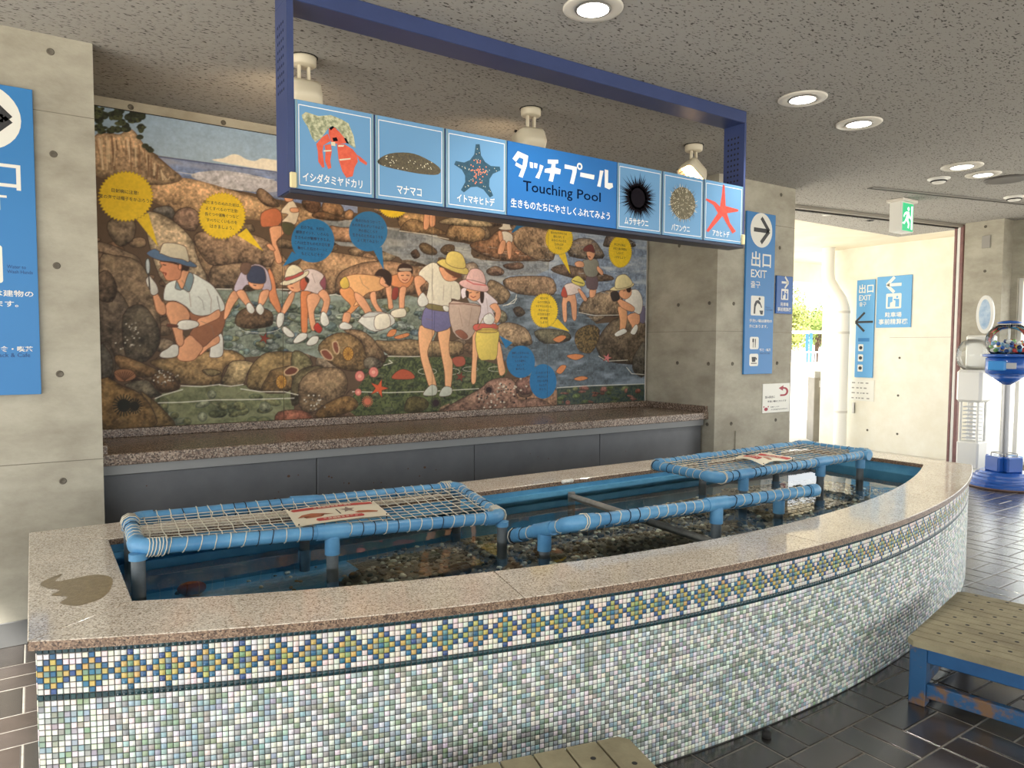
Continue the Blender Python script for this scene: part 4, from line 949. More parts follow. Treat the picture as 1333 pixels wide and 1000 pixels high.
for k in range(160):
    x, y = rk.choice([(168, 446), (214, 492), (408, 522), (640, 522), (655, 505), (170, 430)]); x += rk.gauss(0, 8); y += rk.gauss(0, 5); shape(ellp(x, y, 1.3, 1.1, 6), rk.choice([(206, 198, 180), (150, 142, 128), (70, 62, 56)]), 0, None, 0)
for k in range(60):
    x = rk.uniform(600, 760); y = rk.uniform(490, 535); shape(ellp(x, y, 1.6, 1.3, 6), rk.choice([(52, 40, 40), (190, 180, 160)]), 0, None, 0) if 620 < x < 690 else None

for k in range(420):
    x = rk.uniform(125, 700); y = rk.uniform(240, 555); a = rk.uniform(-.5, 1.2); L_ = rk.uniform(3, 10)
    stroke([(x, y), (x+L_*.5*math.cos(a)+rk.uniform(-1, 1), y+L_*.5*math.sin(a)), (x+L_*math.cos(a), y+L_*math.sin(a)+rk.uniform(-1, 1))], rk.choice([(70, 54, 44), (66, 58, 48), (206, 184, 152), (84, 68, 52)]), rk.uniform(.6, 1.2), .32)
# figures
SK, SK2, WG, HR = (226, 164, 124), (232, 180, 132), (232, 230, 220), (58, 40, 34)
def sk(p, c=SK): shape(p, c, 1.0, (110, 66, 48), 3, 'skin')
def cl(p, c, ow=1.0): shape(p, c, ow, (84, 62, 54), 3, 'cloth')
# child with a basket on the far rocks
cl(ZA([(0, 470), (90, 430), (145, 450), (165, 520), (120, 575), (60, 575), (0, 570)]), (206, 120, 82)); sk(ZA([(70, 580), (160, 570), (180, 625), (120, 690), (140, 760), (165, 850), (120, 860), (95, 760), (70, 640)])); cl(ZA([(215, 380), (250, 370), (295, 450), (290, 500), (260, 560), (160, 540), (210, 480), (150, 460)]), (236, 218, 190)); cl(ZA([(165, 540), (260, 560), (230, 640), (175, 620)]), (84, 82, 58)); sk(ZA([(230, 430), (290, 430), (290, 460), (235, 460)])); sk(ZA([(180, 345), (215, 325), (250, 340), (245, 370), (200, 378)])); cl(ZA([(175, 340), (215, 308), (270, 330), (265, 360), (240, 340), (210, 330)]), HR); sk(Z2([(985, 820), (1010, 815), (1035, 850), (1010, 850)]))
sk(ZA([(1290, 450), (1333, 450), (1320, 580), (1280, 590)])); sk(ZA([(1333, 450), (1366, 450), (1370, 560), (1330, 570)]))
# crouching man with a hat and a lens
cl(Z3([(490, 825), (500, 770), (545, 708), (575, 715), (582, 790), (577, 850), (545, 868), (490, 865)]), WG); sk(Z3([(440, 795), (510, 735), (548, 718), (552, 765), (480, 805), (420, 855)]))
cl(Z3([(345, 555), (440, 580), (580, 540), (597, 600), (572, 690), (510, 740), (442, 797), (400, 750), (350, 712), (375, 655)]), (156, 104, 76)); sk(Z3([(268, 850), (285, 785), (350, 715), (400, 752), (442, 797), (420, 840), (380, 885), (310, 893), (272, 880)]))
sk(Z3([(184, 520), (205, 488), (260, 487), (320, 520), (352, 570), (345, 612), (305, 680), (312, 760), (290, 792), (262, 770), (240, 690), (212, 620), (188, 560)])); cl(Z3([(148, 862), (155, 832), (200, 805), (235, 778), (272, 785), (276, 830), (262, 860), (200, 872)]), WG)
sk(Z3([(100, 440), (132, 432), (160, 480), (180, 500), (190, 560), (160, 577), (125, 552), (108, 490)])); cl(Z3([(52, 335), (75, 308), (95, 330), (125, 370), (137, 420), (110, 442), (85, 432), (78, 400), (62, 378)]), WG); shape(Z3([(50, 215), (62, 190), (76, 205), (80, 260), (70, 300), (54, 275)]), (196, 204, 206), 1.4, (60, 60, 58)); stroke(Z3([(70, 295), (78, 400)]), (70, 64, 60), 2)
cl(Z3([(172, 462), (188, 372), (250, 335), (350, 288), (440, 328), (512, 378), (562, 450), (592, 512), (580, 548), (480, 577), (420, 582), (370, 566), (330, 522), (258, 482), (200, 480)]), (228, 232, 224)); sk(Z3([(400, 645), (410, 602), (480, 580), (550, 540), (557, 592), (480, 632), (410, 660)]))
cl(Z3([(262, 652), (280, 620), (330, 610), (400, 620), (412, 652), (340, 678), (285, 674)]), WG); cl(Z3([(200, 638), (265, 645), (265, 660), (200, 657)]), (110, 66, 52)); stroke(Z3([(540, 450), (560, 545)]), (96, 90, 84), 1); stroke(Z3([(410, 450), (440, 480), (450, 540)]), (150, 150, 144), 1)
sk(Z3([(262, 350), (285, 260), (345, 275), (342, 340), (307, 402)])); cl(Z3([(255, 372), (265, 345), (302, 402), (345, 288), (380, 320), (350, 417), (308, 398), (288, 407), (255, 396)]), (138, 160, 166)); cl(Z3([(260, 225), (345, 238), (338, 275), (305, 270), (290, 285), (262, 262)]), HR)
sk(Z3([(150, 212), (250, 225), (292, 262), (287, 320), (258, 338), (200, 342), (180, 320), (168, 290), (144, 268), (160, 240)]), (218, 148, 112)); sk(Z3(ellp(285, 248, 12, 20, 10)), (222, 152, 116)); stroke(Z3([(168, 286), (190, 292), (186, 304)]), (120, 40, 36), 1.4); stroke(Z3([(170, 232), (186, 236)]), HR, 1.4); cl(Z3([(110, 185), (250, 205), (262, 230), (230, 222), (150, 208)]), HR, 0)
cl(Z3([(60, 148), (110, 124), (160, 150), (260, 190), (340, 200), (397, 236), (390, 250), (330, 242), (250, 216), (160, 206), (90, 182), (62, 162)]), (92, 118, 150)); cl(Z3([(146, 152), (165, 93), (200, 83), (260, 88), (312, 104), (332, 130), (347, 212), (300, 196), (220, 182), (160, 158)]), (222, 212, 186))
# child lifting a stone
sk(Z3([(585, 580), (600, 500), (640, 420), (682, 410), (692, 450), (650, 512), (610, 592), (588, 607)])); sk(Z3([(890, 268), (917, 290), (937, 360), (947, 430), (977, 532), (960, 562), (928, 520), (893, 450)]), (214, 138, 94)); rock(Z3([(663, 622), (680, 568), (740, 528), (850, 532), (912, 558), (922, 612), (900, 652), (780, 670), (690, 658)]), (112, 88, 66))
cl(Z3([(653, 402), (690, 308), (715, 273), (800, 228), (872, 258), (902, 330), (912, 402), (870, 412), (810, 385), (740, 372), (700, 417)]), (204, 190, 204)); sk(Z3([(670, 422), (722, 408), (762, 480), (792, 522), (768, 542), (718, 490)])); sk(Z3([(838, 420), (892, 404), (888, 450), (852, 512), (822, 500)])); cl(Z3([(738, 510), (765, 493), (797, 540), (780, 568), (750, 552)]), WG); cl(Z3([(808, 520), (835, 498), (862, 540), (840, 577), (808, 552)]), WG)
sk(Z3([(758, 348), (852, 348), (848, 395), (800, 402), (765, 380)])); cl(Z3([(742, 312), (760, 258), (800, 238), (852, 254), (872, 300), (867, 357), (810, 362), (758, 350)]), (66, 72, 96)); cl(Z3([(698, 262), (713, 223), (762, 222), (770, 250), (742, 300), (713, 290)]), (120, 92, 76))
# girl in a sun hat bending down
sk(Z4([(160, 488), (222, 488), (202, 640), (197, 755), (163, 755), (158, 620)]), (214, 132, 84)); sk(Z4([(200, 520), (282, 508), (277, 560), (242, 630), (257, 732), (225, 742), (203, 620)])); cl(Z4([(278, 440), (300, 388), (320, 420), (317, 482), (285, 492)]), (150, 84, 96))
cl(Z4([(73, 502), (130, 470), (182, 430), (170, 370), (210, 348), (260, 358), (307, 393), (280, 440), (302, 482), (270, 512), (200, 492), (130, 497), (100, 522)]), (234, 214, 208)); sk(Z4([(268, 512), (310, 483), (347, 545), (322, 642), (288, 632), (305, 560)])); cl(Z4([(283, 690), (293, 630), (322, 640), (342, 700), (310, 722)]), WG); sk(Z4([(28, 622), (80, 518), (117, 498), (102, 560), (50, 642)])); cl(Z4([(-2, 702), (8, 640), (47, 640), (42, 700), (15, 732)]), WG)
sk(Z4([(68, 452), (160, 418), (182, 430), (152, 492), (100, 495)])); cl(Z4([(152, 432), (180, 398), (207, 420), (182, 482), (158, 484)]), (196, 96, 70)); cl(Z4([(185, 400), (210, 415), (205, 440), (188, 425)]), HR); cl(Z4([(53, 392), (70, 343), (105, 321), (150, 338), (172, 376), (120, 402), (60, 424)]), (236, 224, 190)); cl(Z4([(18, 447), (50, 424), (120, 405), (180, 368), (208, 362), (197, 392), (120, 437), (60, 456)]), (238, 226, 194)); cl(Z4([(58, 405), (110, 392), (165, 366), (172, 382), (120, 408), (60, 426)]), (190, 92, 84))
for q in ([(108, 817), (150, 768), (197, 770), (190, 802), (130, 832)], [(193, 832), (230, 788), (272, 790), (260, 832), (215, 847)], [(33, 742), (55, 723), (112, 770), (107, 792), (70, 787)]): cl(Z4(q), WG)
cl(Z4([(240, 732), (262, 698), (280, 712), (297, 740), (275, 767)]), (186, 62, 50))
# boys with glass-bottomed boxes
sk(Z4([(788, 385), (742, 400), (745, 450), (780, 467), (840, 472), (872, 450), (892, 398), (850, 400)]), (214, 140, 92)); sk(Z4([(708, 472), (745, 458), (752, 560), (757, 602), (728, 607), (722, 550)])); sk(Z4([(800, 478), (842, 468), (832, 540), (827, 607), (798, 607)])); cl(Z4([(758, 474), (792, 474), (782, 542), (748, 542)]), (150, 66, 54)); sk(Z4([(790, 368), (872, 365), (872, 410), (840, 442), (800, 422)])); cl(Z4([(783, 362), (800, 323), (840, 313), (882, 338), (882, 382), (860, 362), (800, 367)]), HR); cl(Z4([(800, 345), (870, 345), (872, 362), (802, 362)]), (190, 170, 150), .7); cl(Z4([(748, 622), (830, 605), (837, 657), (755, 662)]), (240, 230, 206))
sk(Z4([(410, 482), (482, 462), (542, 560), (522, 602), (468, 650), (436, 645), (482, 590), (428, 532)]), (228, 156, 100)); sk(Z4([(438, 635), (482, 640), (467, 702), (428, 702)])); sk(Z4([(408, 432), (450, 398), (520, 383), (600, 388), (652, 398), (702, 428), (712, 462), (660, 492), (600, 502), (560, 532), (542, 572), (500, 590), (520, 540), (480, 470), (420, 472)]), (234, 178, 122)); cl(Z4([(410, 432), (450, 398), (473, 462), (428, 477)]), (232, 196, 92))
sk(Z4([(508, 500), (560, 528), (602, 590), (622, 642), (588, 657), (558, 610), (513, 550)])); sk(Z4([(608, 510), (642, 498), (652, 570), (692, 632), (668, 642), (618, 570)])); sk(Z4([(688, 398), (722, 440), (737, 457), (710, 468), (668, 440)])); cl(Z4([(638, 392), (665, 353), (710, 353), (747, 390), (742, 455), (718, 450), (690, 402)]), HR)
cl(Z4([(533, 682), (600, 628), (732, 640), (767, 702), (640, 757), (545, 702)]), (226, 224, 214)); cl(Z4([(560, 662), (602, 632), (722, 642), (642, 658)]), (206, 206, 200), .7); cl(Z4([(642, 656), (722, 640), (737, 722), (645, 742)]), (242, 234, 214)); cl(Z4([(408, 712), (440, 693), (492, 720), (470, 742), (415, 737)]), WG)
# tall boy and girl with net and bucket
for q in ([(108, 600), (190, 618), (162, 700), (152, 760), (190, 880), (197, 932), (163, 932), (138, 860), (108, 740)], [(208, 620), (272, 608), (267, 700), (272, 760), (287, 800), (277, 932), (248, 932), (243, 850), (223, 740)], [(398, 620), (432, 620), (432, 700), (417, 800), (412, 902), (388, 902), (393, 780)], [(518, 700), (542, 688), (562, 790), (572, 850), (543, 867), (528, 790)]): sk(Z5(q), (232, 176, 130))
for q in ([(128, 962), (170, 918), (202, 930), (197, 972), (140, 977)], [(213, 972), (240, 928), (282, 935), (277, 972), (230, 982)]): cl(Z5(q), (196, 200, 186))
cl(Z5([(118, 592), (150, 488), (272, 500), (277, 602), (205, 632), (185, 622)]), (122, 118, 160)); stroke(Z5([(190, 520), (186, 620)]), (80, 76, 110), 1); cl(Z5([(103, 312), (150, 268), (200, 260), (260, 340), (322, 370), (327, 457), (280, 452), (277, 497), (150, 478), (157, 370), (120, 347)]), (238, 230, 208)); cl(Z5([(150, 478), (262, 500), (264, 522), (155, 507)]), (132, 120, 80)); sk(Z5([(78, 342), (110, 328), (142, 360), (110, 392), (132, 440), (115, 452), (93, 420)])); cl(Z5([(98, 452), (125, 418), (152, 455), (152, 482), (120, 497), (100, 482)]), WG); stroke(Z5([(280, 380), (278, 450)]), (170, 160, 140), 1)
cl(Z5([(268, 476), (350, 473), (437, 490), (427, 560), (402, 640), (355, 677), (288, 630)]), (196, 172, 156)); cl(Z5([(300, 630), (330, 620), (360, 640), (370, 660), (350, 672), (320, 655)]), (150, 96, 76), .7); stroke(Z5([(268, 480), (350, 480), (437, 492)]), (120, 80, 70), 1.4); cl(Z5([(235, 490), (265, 495), (262, 522), (240, 515)]), WG)
sk(Z5([(213, 283), (250, 290), (322, 322), (300, 352), (262, 357), (235, 338)])); cl(Z5([(245, 280), (335, 322), (310, 340), (252, 305)]), (110, 72, 52), 0); cl(Z5([(203, 252), (250, 238), (350, 280), (373, 300), (362, 322), (300, 308), (240, 282), (213, 266)]), (230, 206, 116)); cl(Z5([(248, 242), (263, 203), (300, 195), (342, 218), (357, 284), (300, 284), (258, 264)]), (236, 212, 122))
cl(Z5([(333, 402), (370, 390), (440, 398), (522, 460), (527, 482), (500, 502), (522, 592), (428, 592), (440, 490), (372, 442), (340, 452)]), (230, 216, 220)); sk(Z5([(488, 492), (525, 478), (550, 530), (530, 582), (508, 572), (520, 530)])); cl(Z5([(408, 590), (522, 590), (522, 622), (413, 627)]), (206, 100, 86)); sk(Z5([(363, 400), (442, 398), (432, 450), (400, 464), (370, 442)])); cl(Z5([(438, 408), (457, 420), (452, 472), (438, 467)]), HR); cl(Z5([(358, 410), (374, 415), (371, 447), (360, 440)]), HR)
cl(Z5([(358, 347), (380, 298), (415, 288), (452, 310), (464, 373), (400, 378), (363, 363)]), (232, 190, 184)); cl(Z5([(323, 362), (365, 348), (462, 372), (482, 402), (460, 415), (380, 402), (333, 382)]), (230, 184, 178)); stroke(Z5([(362, 352), (400, 372), (466, 380)]), (196, 84, 84), 1.8)
cl(Z5([(416, 627), (532, 620), (532, 700), (522, 777), (480, 783), (428, 772)]), (230, 206, 104)); shape(Z5(ellp(474, 628, 58, 9)), (200, 172, 84), 1); stroke(Z5([(425, 610), (450, 560), (490, 540), (520, 570), (530, 620)]), (130, 110, 60), 1.4); cl(Z5([(455, 550), (490, 530), (515, 560), (500, 590), (460, 585)]), WG)
# two small figures on the rock
cl(Z5([(548, 95), (580, 88), (612, 110), (606, 150), (560, 145)]), (232, 220, 200)); sk(Z5([(533, 92), (552, 90), (560, 140), (545, 150)])); sk(Z5([(550, 140), (575, 145), (560, 205), (530, 205)])); sk(Z5([(580, 150), (606, 150), (604, 225), (588, 232)])); cl(Z5([(535, 70), (555, 60), (562, 36), (592, 38), (600, 62), (607, 78), (560, 80)]), (240, 228, 206)); sk(Z5([(620, 195), (655, 200), (640, 215)]))
# boy calling, girl bending, photographer
sk(Z6([(400, 388), (427, 388), (422, 427), (398, 432)])); cl(Z6([(383, 330), (432, 330), (432, 392), (385, 387)]), (112, 92, 96)); cl(Z6([(363, 262), (390, 250), (430, 250), (442, 290), (427, 332), (378, 327)]), (146, 144, 130)); sk(Z6([(325, 268), (345, 258), (367, 265), (367, 286), (335, 286)])); sk(Z6([(436, 282), (462, 310), (456, 327), (433, 302)])); sk(Z6([(383, 213), (422, 213), (413, 247), (395, 252)])); cl(Z6([(366, 200), (385, 182), (410, 180), (422, 218), (398, 212), (372, 212)]), (120, 62, 56)); stroke(Z6([(393, 236), (400, 240)]), (90, 30, 30), 2)
sk(Z6([(268, 430), (327, 418), (333, 532), (315, 537), (305, 460), (287, 460), (287, 542), (270, 542)])); cl(Z6([(273, 377), (320, 363), (357, 390), (342, 412), (285, 422)]), (236, 216, 206)); cl(Z6([(260, 412), (275, 380), (290, 430), (265, 430)]), (196, 84, 66)); sk(Z6([(340, 395), (358, 400), (385, 440), (370, 450)])); cl(Z6([(308, 352), (340, 328), (373, 358), (368, 380), (330, 372)]), (232, 214, 110)); stroke(Z6([(316, 352), (366, 366)]), (60, 60, 50), 1.6)
cl(Z6([(632, 502), (662, 475), (662, 555), (635, 547)]), (120, 112, 136)); sk(Z6([(578, 522), (632, 508), (638, 552), (620, 572), (610, 602), (600, 572)])); sk(Z6([(533, 478), (577, 500), (567, 592), (543, 602), (543, 540)]), (228, 168, 122)); cl(Z6([(588, 402), (630, 398), (653, 450), (642, 512), (610, 502), (578, 472), (568, 440)]), (238, 232, 220)); sk(Z6([(528, 440), (560, 448), (612, 480), (602, 502), (550, 482)])); sk(Z6([(543, 400), (592, 385), (597, 420), (570, 442), (543, 427)])); cl(Z6([(575, 390), (596, 385), (592, 408), (578, 405)]), HR); cl(Z6([(498, 412), (530, 404), (542, 440), (510, 452)]), (62, 54, 52)); cl(Z6([(493, 397), (530, 375), (602, 362), (604, 380), (540, 400)]), (230, 214, 160)); cl(Z6([(518, 374), (530, 333), (570, 323), (602, 358), (590, 380), (530, 392)]), (232, 218, 166))
for q in ([(518, 607), (560, 583), (577, 600), (530, 622)], [(593, 602), (620, 563), (630, 580), (615, 612)]): cl(Z6(q), WG)
for q in (Z5([(385, 438), (398, 446), (412, 440)]), Z4([(818, 418), (835, 426), (852, 416)]), Z4([(95, 470), (108, 474)]), Z5([(285, 335), (300, 338)])): stroke(q, (120, 44, 40), 1.3)
for q in (Z5([(378, 420), (388, 418)]), Z5([(415, 420), (426, 418)]), Z4([(810, 392), (825, 390)]), Z4([(845, 390), (860, 392)]), Z4([(88, 448), (100, 446)]), Z4([(705, 440), (716, 446)]), Z6([(560, 402), (570, 400)]), Z3([(790, 372), (805, 376)])): stroke(q, HR, 1.4)
for q in (Z5([(180, 290), (175, 380), (185, 460)]), Z5([(240, 380), (235, 460)]), Z5([(140, 560), (180, 570)]), Z3([(300, 340), (350, 430), (360, 520)]), Z3([(470, 400), (500, 470), (495, 560)]), Z3([(430, 620), (500, 650), (520, 720)]), Z4([(230, 380), (250, 440)]), Z4([(540, 400), (560, 450), (600, 480)]), Z5([(470, 450), (480, 540)]), Z5([(320, 500), (340, 600)]), Z5([(390, 500), (375, 600)])): stroke(q, (128, 104, 90), .9, .6)
# speech bubbles
def burst(cx_, cy_, rx_, ry_, tail=None, n=44, c=(232, 196, 46)):
    if tail: shape(tail, c, 0, None, 0)
    shape([(cx_+rx_*(1 if i % 2 == 0 else .92)*math.cos(i*math.pi/n), cy_+ry_*(1 if i % 2 == 0 else .92)*math.sin(i*math.pi/n)) for i in range(2*n)], c, 0.5, (140, 110, 40), 0)
def disc(cx_, cy_, rx_, ry_, tail, c=(40, 112, 164)):
    shape(tail, c, 0, None, 0); shape(ellp(cx_, cy_, rx_, ry_, 40), c, 0, None, 0)
burst(163.7, 255.4, 36.5, 33.5, Z2([(238, 660), (318, 640), (372, 828)])); burst(289, 280.7, 31.5, 31, Z2([(820, 765), (872, 725), (967, 854)])); burst(512, 262, 22, 22)
burst(727.5, 311, 18.5, 21, Z6([(245, 225), (280, 220), (305, 322)])); burst(807, 327.5, 15.5, 21.5); burst(708, 404, 18.5, 23, Z6([(205, 570), (242, 535), (300, 598)]))
disc(407, 313, 28, 28.5, Z4([(100, 235), (160, 278), (40, 332)])); disc(479, 301, 25, 26, Z4([(628, 225), (684, 205), (697, 357)])); disc(677.5, 470.5, 18.5, 21, Z5([(575, 720), (612, 690), (540, 652)])); disc(706.5, 496, 17.5, 22.5, Z5([(720, 850), (740, 830), (700, 790)])); shape(Z5([(605, 95), (640, 50), (680, 30), (720, 50), (660, 65), (630, 85)]), (40, 104, 150), 0)
CV[:] = np.clip(CV*(1+0.10*(NZ3[..., None]-.5)), 0, 1)
CVL = np.where(CV <= 0.04045, CV/12.92, ((CV+0.055)/1.055)**2.4)
# four panels, each a solid board with a finely divided printed face
mural = empty('painted_panel_mural', ((MX0+MX1)/2, MY+0.015, MZ0)); tag(mural, 'large painted panel of children exploring rock pools, with speech bubbles', 'mural')
M_print = mat('mural_print', (200, 190, 170), 0.5, attr='print', spec=0.25)
M_alu = mat('aluminium_edging', (168, 164, 156), 0.35, metal=0.7)
ucuts = [0]+[int(round((mf.px(px, 500)[0]-MX0)/(MX1-MX0)*NX)) for px in (369, 562, 712)]+[NX]
off = np.array(mural.location)
for i in range(4):
    c0, c1 = ucuts[i], ucuts[i+1]; w_ = c1-c0+1 if i < 3 else c1-c0
    ci = np.minimum(np.arange(c0, c0+w_), NX-1); X = MX0+(np.arange(c0, c0+w_))/(NX-1 if i == 3 else NX)*(MX1-MX0)
    X = MX0+np.arange(c0, c0+w_)*(MX1-MX0)/(NX-1); X[0] += 0.0012 if i else 0; X[-1] -= 0.0012 if i < 3 else 0
    Zv = MZ1-np.arange(NY)*(MZ1-MZ0)/(NY-1)
    co = np.empty((NY, w_, 3)); co[..., 0] = X; co[..., 1] = MY; co[..., 2] = Zv[:, None]; co -= off
    idx = np.arange(NY*w_).reshape(NY, w_)
    fq = np.stack([idx[1:, :-1], idx[1:, 1:], idx[:-1, 1:], idx[:-1, :-1]], -1).reshape(-1, 4)
    me = bpy.data.meshes.new('printed_panel'); me.vertices.add(NY*w_); me.vertices.foreach_set('co', co.astype(np.float32).ravel())
    me.loops.add(fq.size); me.loops.foreach_set('vertex_index', fq.astype(np.int32).ravel()); me.polygons.add(len(fq)); me.polygons.foreach_set('loop_start', np.arange(0, fq.size, 4, dtype=np.int32))
    me.update(calc_edges=True)
    at = me.color_attributes.new('print', 'FLOAT_COLOR', 'POINT'); cc = np.concatenate([CVL[:, ci], np.ones((NY, w_, 1))], -1); at.data.foreach_set('color', cc.astype(np.float32).ravel())
    pn = link('printed_panel', me, M_print, mural)
    MB().box((X[0], MY+0.0004, MZ0), (X[-1], YB-0.002, MZ1)).build('backing_board', M_alu, pn)
for a, b in (((MX1, MY-0.004, MZ0-0.002), (MX1+0.012, YB-0.002, MZ1)),):
    MB().bbox(a, b, 0.002).build('edge_trim', M_alu, mural)
MB().bbox((MX0, MY-0.003, MZ1), (MX1+0.012, YB-0.002, MZ1+0.006), 0.002).build('edge_trim', M_dark, mural)
# bubble lettering
def bub(cx_, cy_, lines, hp, step, m=None, slope=0.0):
    for k, s in enumerate(lines):
        y = cy_+(k-(len(lines)-1)/2)*step; u, v = mf.px(cx_, y); h = abs(mf.px(cx_, y-hp/2)[1]-mf.px(cx_, y+hp/2)[1])
        textc(mf, s, u, v, h, 0.0012, m or M_black, 'bubble_lettering', mural, 0.006, 0.92)
M_navy = mat('navy_print', (26, 40, 62), 0.5)
bub(163, 254, ['日射病に注意!', '夏の海では帽子をかぶろう!'], 5.2, 9)
bub(289, 280.5, ['潮だまりのぬれた岩は、', 'よくすべるので注意!', '長ぐつや運動ぐつなど', 'すべりにくいものを', 'はきましょう。'], 4.6, 7.6)
bub(407, 314, ['石の下は、大切な', '観察ポイント。いろんな', '生きものが観察できるよ。', 'これは生きものの大切な家', '動かした石はそーっと', 'もとにもどそう!'], 4.3, 6.8, M_navy)
bub(479, 301, ['箱めがねをつかって', '水の中をのぞいてみよう!', '海の底にくらす', '生きものたちのようすを', 'よく見てみよう!'], 4.2, 6.4, M_navy)
bub(727.5, 311, ['潮がひいた時は、', '岩のかげや海そうの', '間をさがして', 'みるといろいろな', '生きものが', 'いるよ!'], 3.2, 4.8)
bub(807, 327, ['海に行く時は、', '天気と潮の時間を', 'しらべて', 'いきましょう!'], 3.2, 5.4)
bub(708, 404, ['岩かげや', '石のすき間には', 'エビやカニがいる。', '手を入れると', 'はさまれるので', '網で観察', 'しよう!'], 3.2, 5.2)
bub(677.5, 470, ['観察した生きものは', 'やさしくあつかい、', 'もとの場所に', 'もどして', 'あげよう。'], 3.2, 5.2, M_navy)
bub(706.5, 496, ['ゴミを見つけたら', '持ちかえって', 'きれいな海を', 'みんなで', '守ろう。'], 3.2, 5.4, M_navy)
# ---------------------------------------------------------------- hanging sign
M_navyb = mat('blue_painted_steel', (56, 70, 116), 0.4, c2=(50, 64, 108), scale=4, spec=0.6)
YS = 3.34; sf = wallframe(YS)
hs = empty('hanging_sign', (2.61, 3.42, 2.34)); tag(hs, 'long blue hanging sign with sea creature panels in a perforated steel frame', 'sign')
def perf_plate(x0, x1, y0, y1, z0, z1, hy, hz, nc, nr, r):
    """upright plate with rows of round holes through it; hy, hz = corner of the holed field, nc x nr cells"""
    mb = MB(); (ya, yb), (za, zb) = hy, hz; cy_, cz_ = (yb-ya)/nc, (zb-za)/nr
    for X, flip in ((x0, False), (x1, True)):
        def q(y0_, z0_, y1_, z1_):
            vs = [(X, y0_, z0_), (X, y1_, z0_), (X, y1_, z1_), (X, y0_, z1_)]; mb.add(vs if flip else vs[::-1], [(0, 1, 2, 3)])
        q(y0, z0, y1, za); q(y0, zb, y1, z1); q(y0, za, ya, zb); q(yb, za, y1, zb)
        for i in range(nc):
            for j in range(nr):
                c = (ya+(i+.5)*cy_, za+(j+.5)*cz_); sq = [(c[0]+sx*cy_/2, c[1]+sz*cz_/2) for sx, sz in ((-1, -1), (0, -1), (1, -1), (1, 0), (1, 1), (0, 1), (-1, 1), (-1, 0))]
                ci = [(c[0]+r*math.cos(math.radians(225+45*k)), c[1]+r*math.sin(math.radians(225+45*k))) for k in range(8)]
                vs = [(X, *p) for p in sq+ci]; fs = [(k, (k+1) % 8, 8+(k+1) % 8, 8+k) for k in range(8)]
                mb.add(vs, fs if flip else [f[::-1] for f in fs])
                if flip: mb.add([(x0, *p) for p in ci]+[(x1, *p) for p in ci], [(k, 8+k, 8+(k+1) % 8, (k+1) % 8) for k in range(8)])
    mb.add([(x0, y0, z0), (x1, y0, z0), (x1, y0, z1), (x0, y0, z1)], [(0, 1, 2, 3)]); mb.add([(x0, y1, z0), (x1, y1, z0), (x1, y1, z1), (x0, y1, z1)], [(3, 2, 1, 0)])
    mb.add([(x0, y0, z0), (x1, y0, z0), (x1, y1, z0), (x0, y1, z0)], [(3, 2, 1, 0)]); mb.add([(x0, y0, z1), (x1, y0, z1), (x1, y1, z1), (x0, y1, z1)], [(0, 1, 2, 3)])
    return mb
for x0, x1 in ((0.995, 1.026), (4.196, 4.216)):
    perf_plate(x0, x1, YS-0.004, YS+0.175, 2.345, 3.21, (YS+0.035, YS+0.15), (2.80, 3.14), 4, 9, 0.0085).build('side_plate', M_navyb, hs)
    MB().box((x0+0.002, YS+0.03, 2.79), (x1-0.002, YS+0.155, 3.15)).build('plate_hole_shade', M_dark, hs)  # dark slab painting in the shade inside the hollow plate, behind its holes
MB().bbox((0.995, YS-0.004, 3.21), (4.216, YS+0.175, ZC-0.001), 0.003).build('top_beam', M_navyb, hs)
MB().bbox((1.027, YS+0.002, 2.357), (4.195, YS+0.10, 2.768), 0.003).build('sign_box', M_navyb, hs)
MB().bbox((1.0, YS-0.008, 2.336), (4.212, YS+0.13, 2.356), 0.003).build('bottom_channel', mat('dark_channel', (40, 44, 62), 0.4), hs)
for x in (1.018, 4.196):
    MB().bbox((x-0.018, YS-0.022, 2.36), (x+0.012, YS-0.005, 2.43), 0.004).build('end_clip', mat('yellowed_plastic', (222, 208, 160), 0.5), hs)
M_pan = mat('creature_panel_blue', (112, 160, 202), 0.25); M_cpan = mat('title_panel_blue', (34, 110, 182), 0.35)
M_edge = mat('clear_acrylic_edge', (132, 160, 170), 0.2); M_wp = mat('white_print', (240, 240, 236), 0.5)
M_tealp = mat('teal_print', (30, 84, 108), 0.5, c2=(22, 66, 88), scale=60); M_orangep = mat('orange_print', (232, 104, 72), 0.5, c2=(214, 84, 60), scale=40); M_orl = mat('light_orange_print', (240, 140, 96), 0.5)
M_shellp = mat('shell_print', (206, 204, 168), 0.5, c2=(130, 136, 104), scale=55, ramp=(.4, .62)); M_cuc = mat('sea_cucumber_print', (66, 60, 48), 0.5, c2=(104, 92, 64), scale=90); M_urch = mat('urchin_print', (24, 20, 26), 0.9, spec=0.1); M_urch2 = mat('olive_urchin_print', (120, 110, 82), 0.5, c2=(84, 78, 58), scale=120)
M_creamp = mat('cream_print', (224, 214, 184), 0.5); M_redst = mat('red_star_print', (232, 84, 66), 0.5, c2=(214, 66, 54), scale=50)
bounds = [(1.03, 1.414), (1.424, 1.806), (1.816, 2.194), (2.200, 3.003), (3.010, 3.390), (3.402, 3.782), (3.794, 4.192)]
def S(x0, y0, s): return lambda pts: [sf.px(x0+x*s, y0+y*s) for x, y in pts]
SA, SB, SC = S(380, 130, .135), S(350, 0, .28), S(640, 120, .2626)
names = ['イシダタミヤドカリ', 'マナマコ', 'イトマキヒトデ', None, 'ムラサキウニ', 'バフンウニ', 'アカヒトデ']
txt = [(393.5, 226, 471, 247), (516, 243.5, 548, 254), (594, 255, 643, 269), None, (812, 286, 843, 296), (873, 293, 897, 303), (926.5, 300.5, 948.5, 310)]
ZT, ZBm = 2.765, 2.360
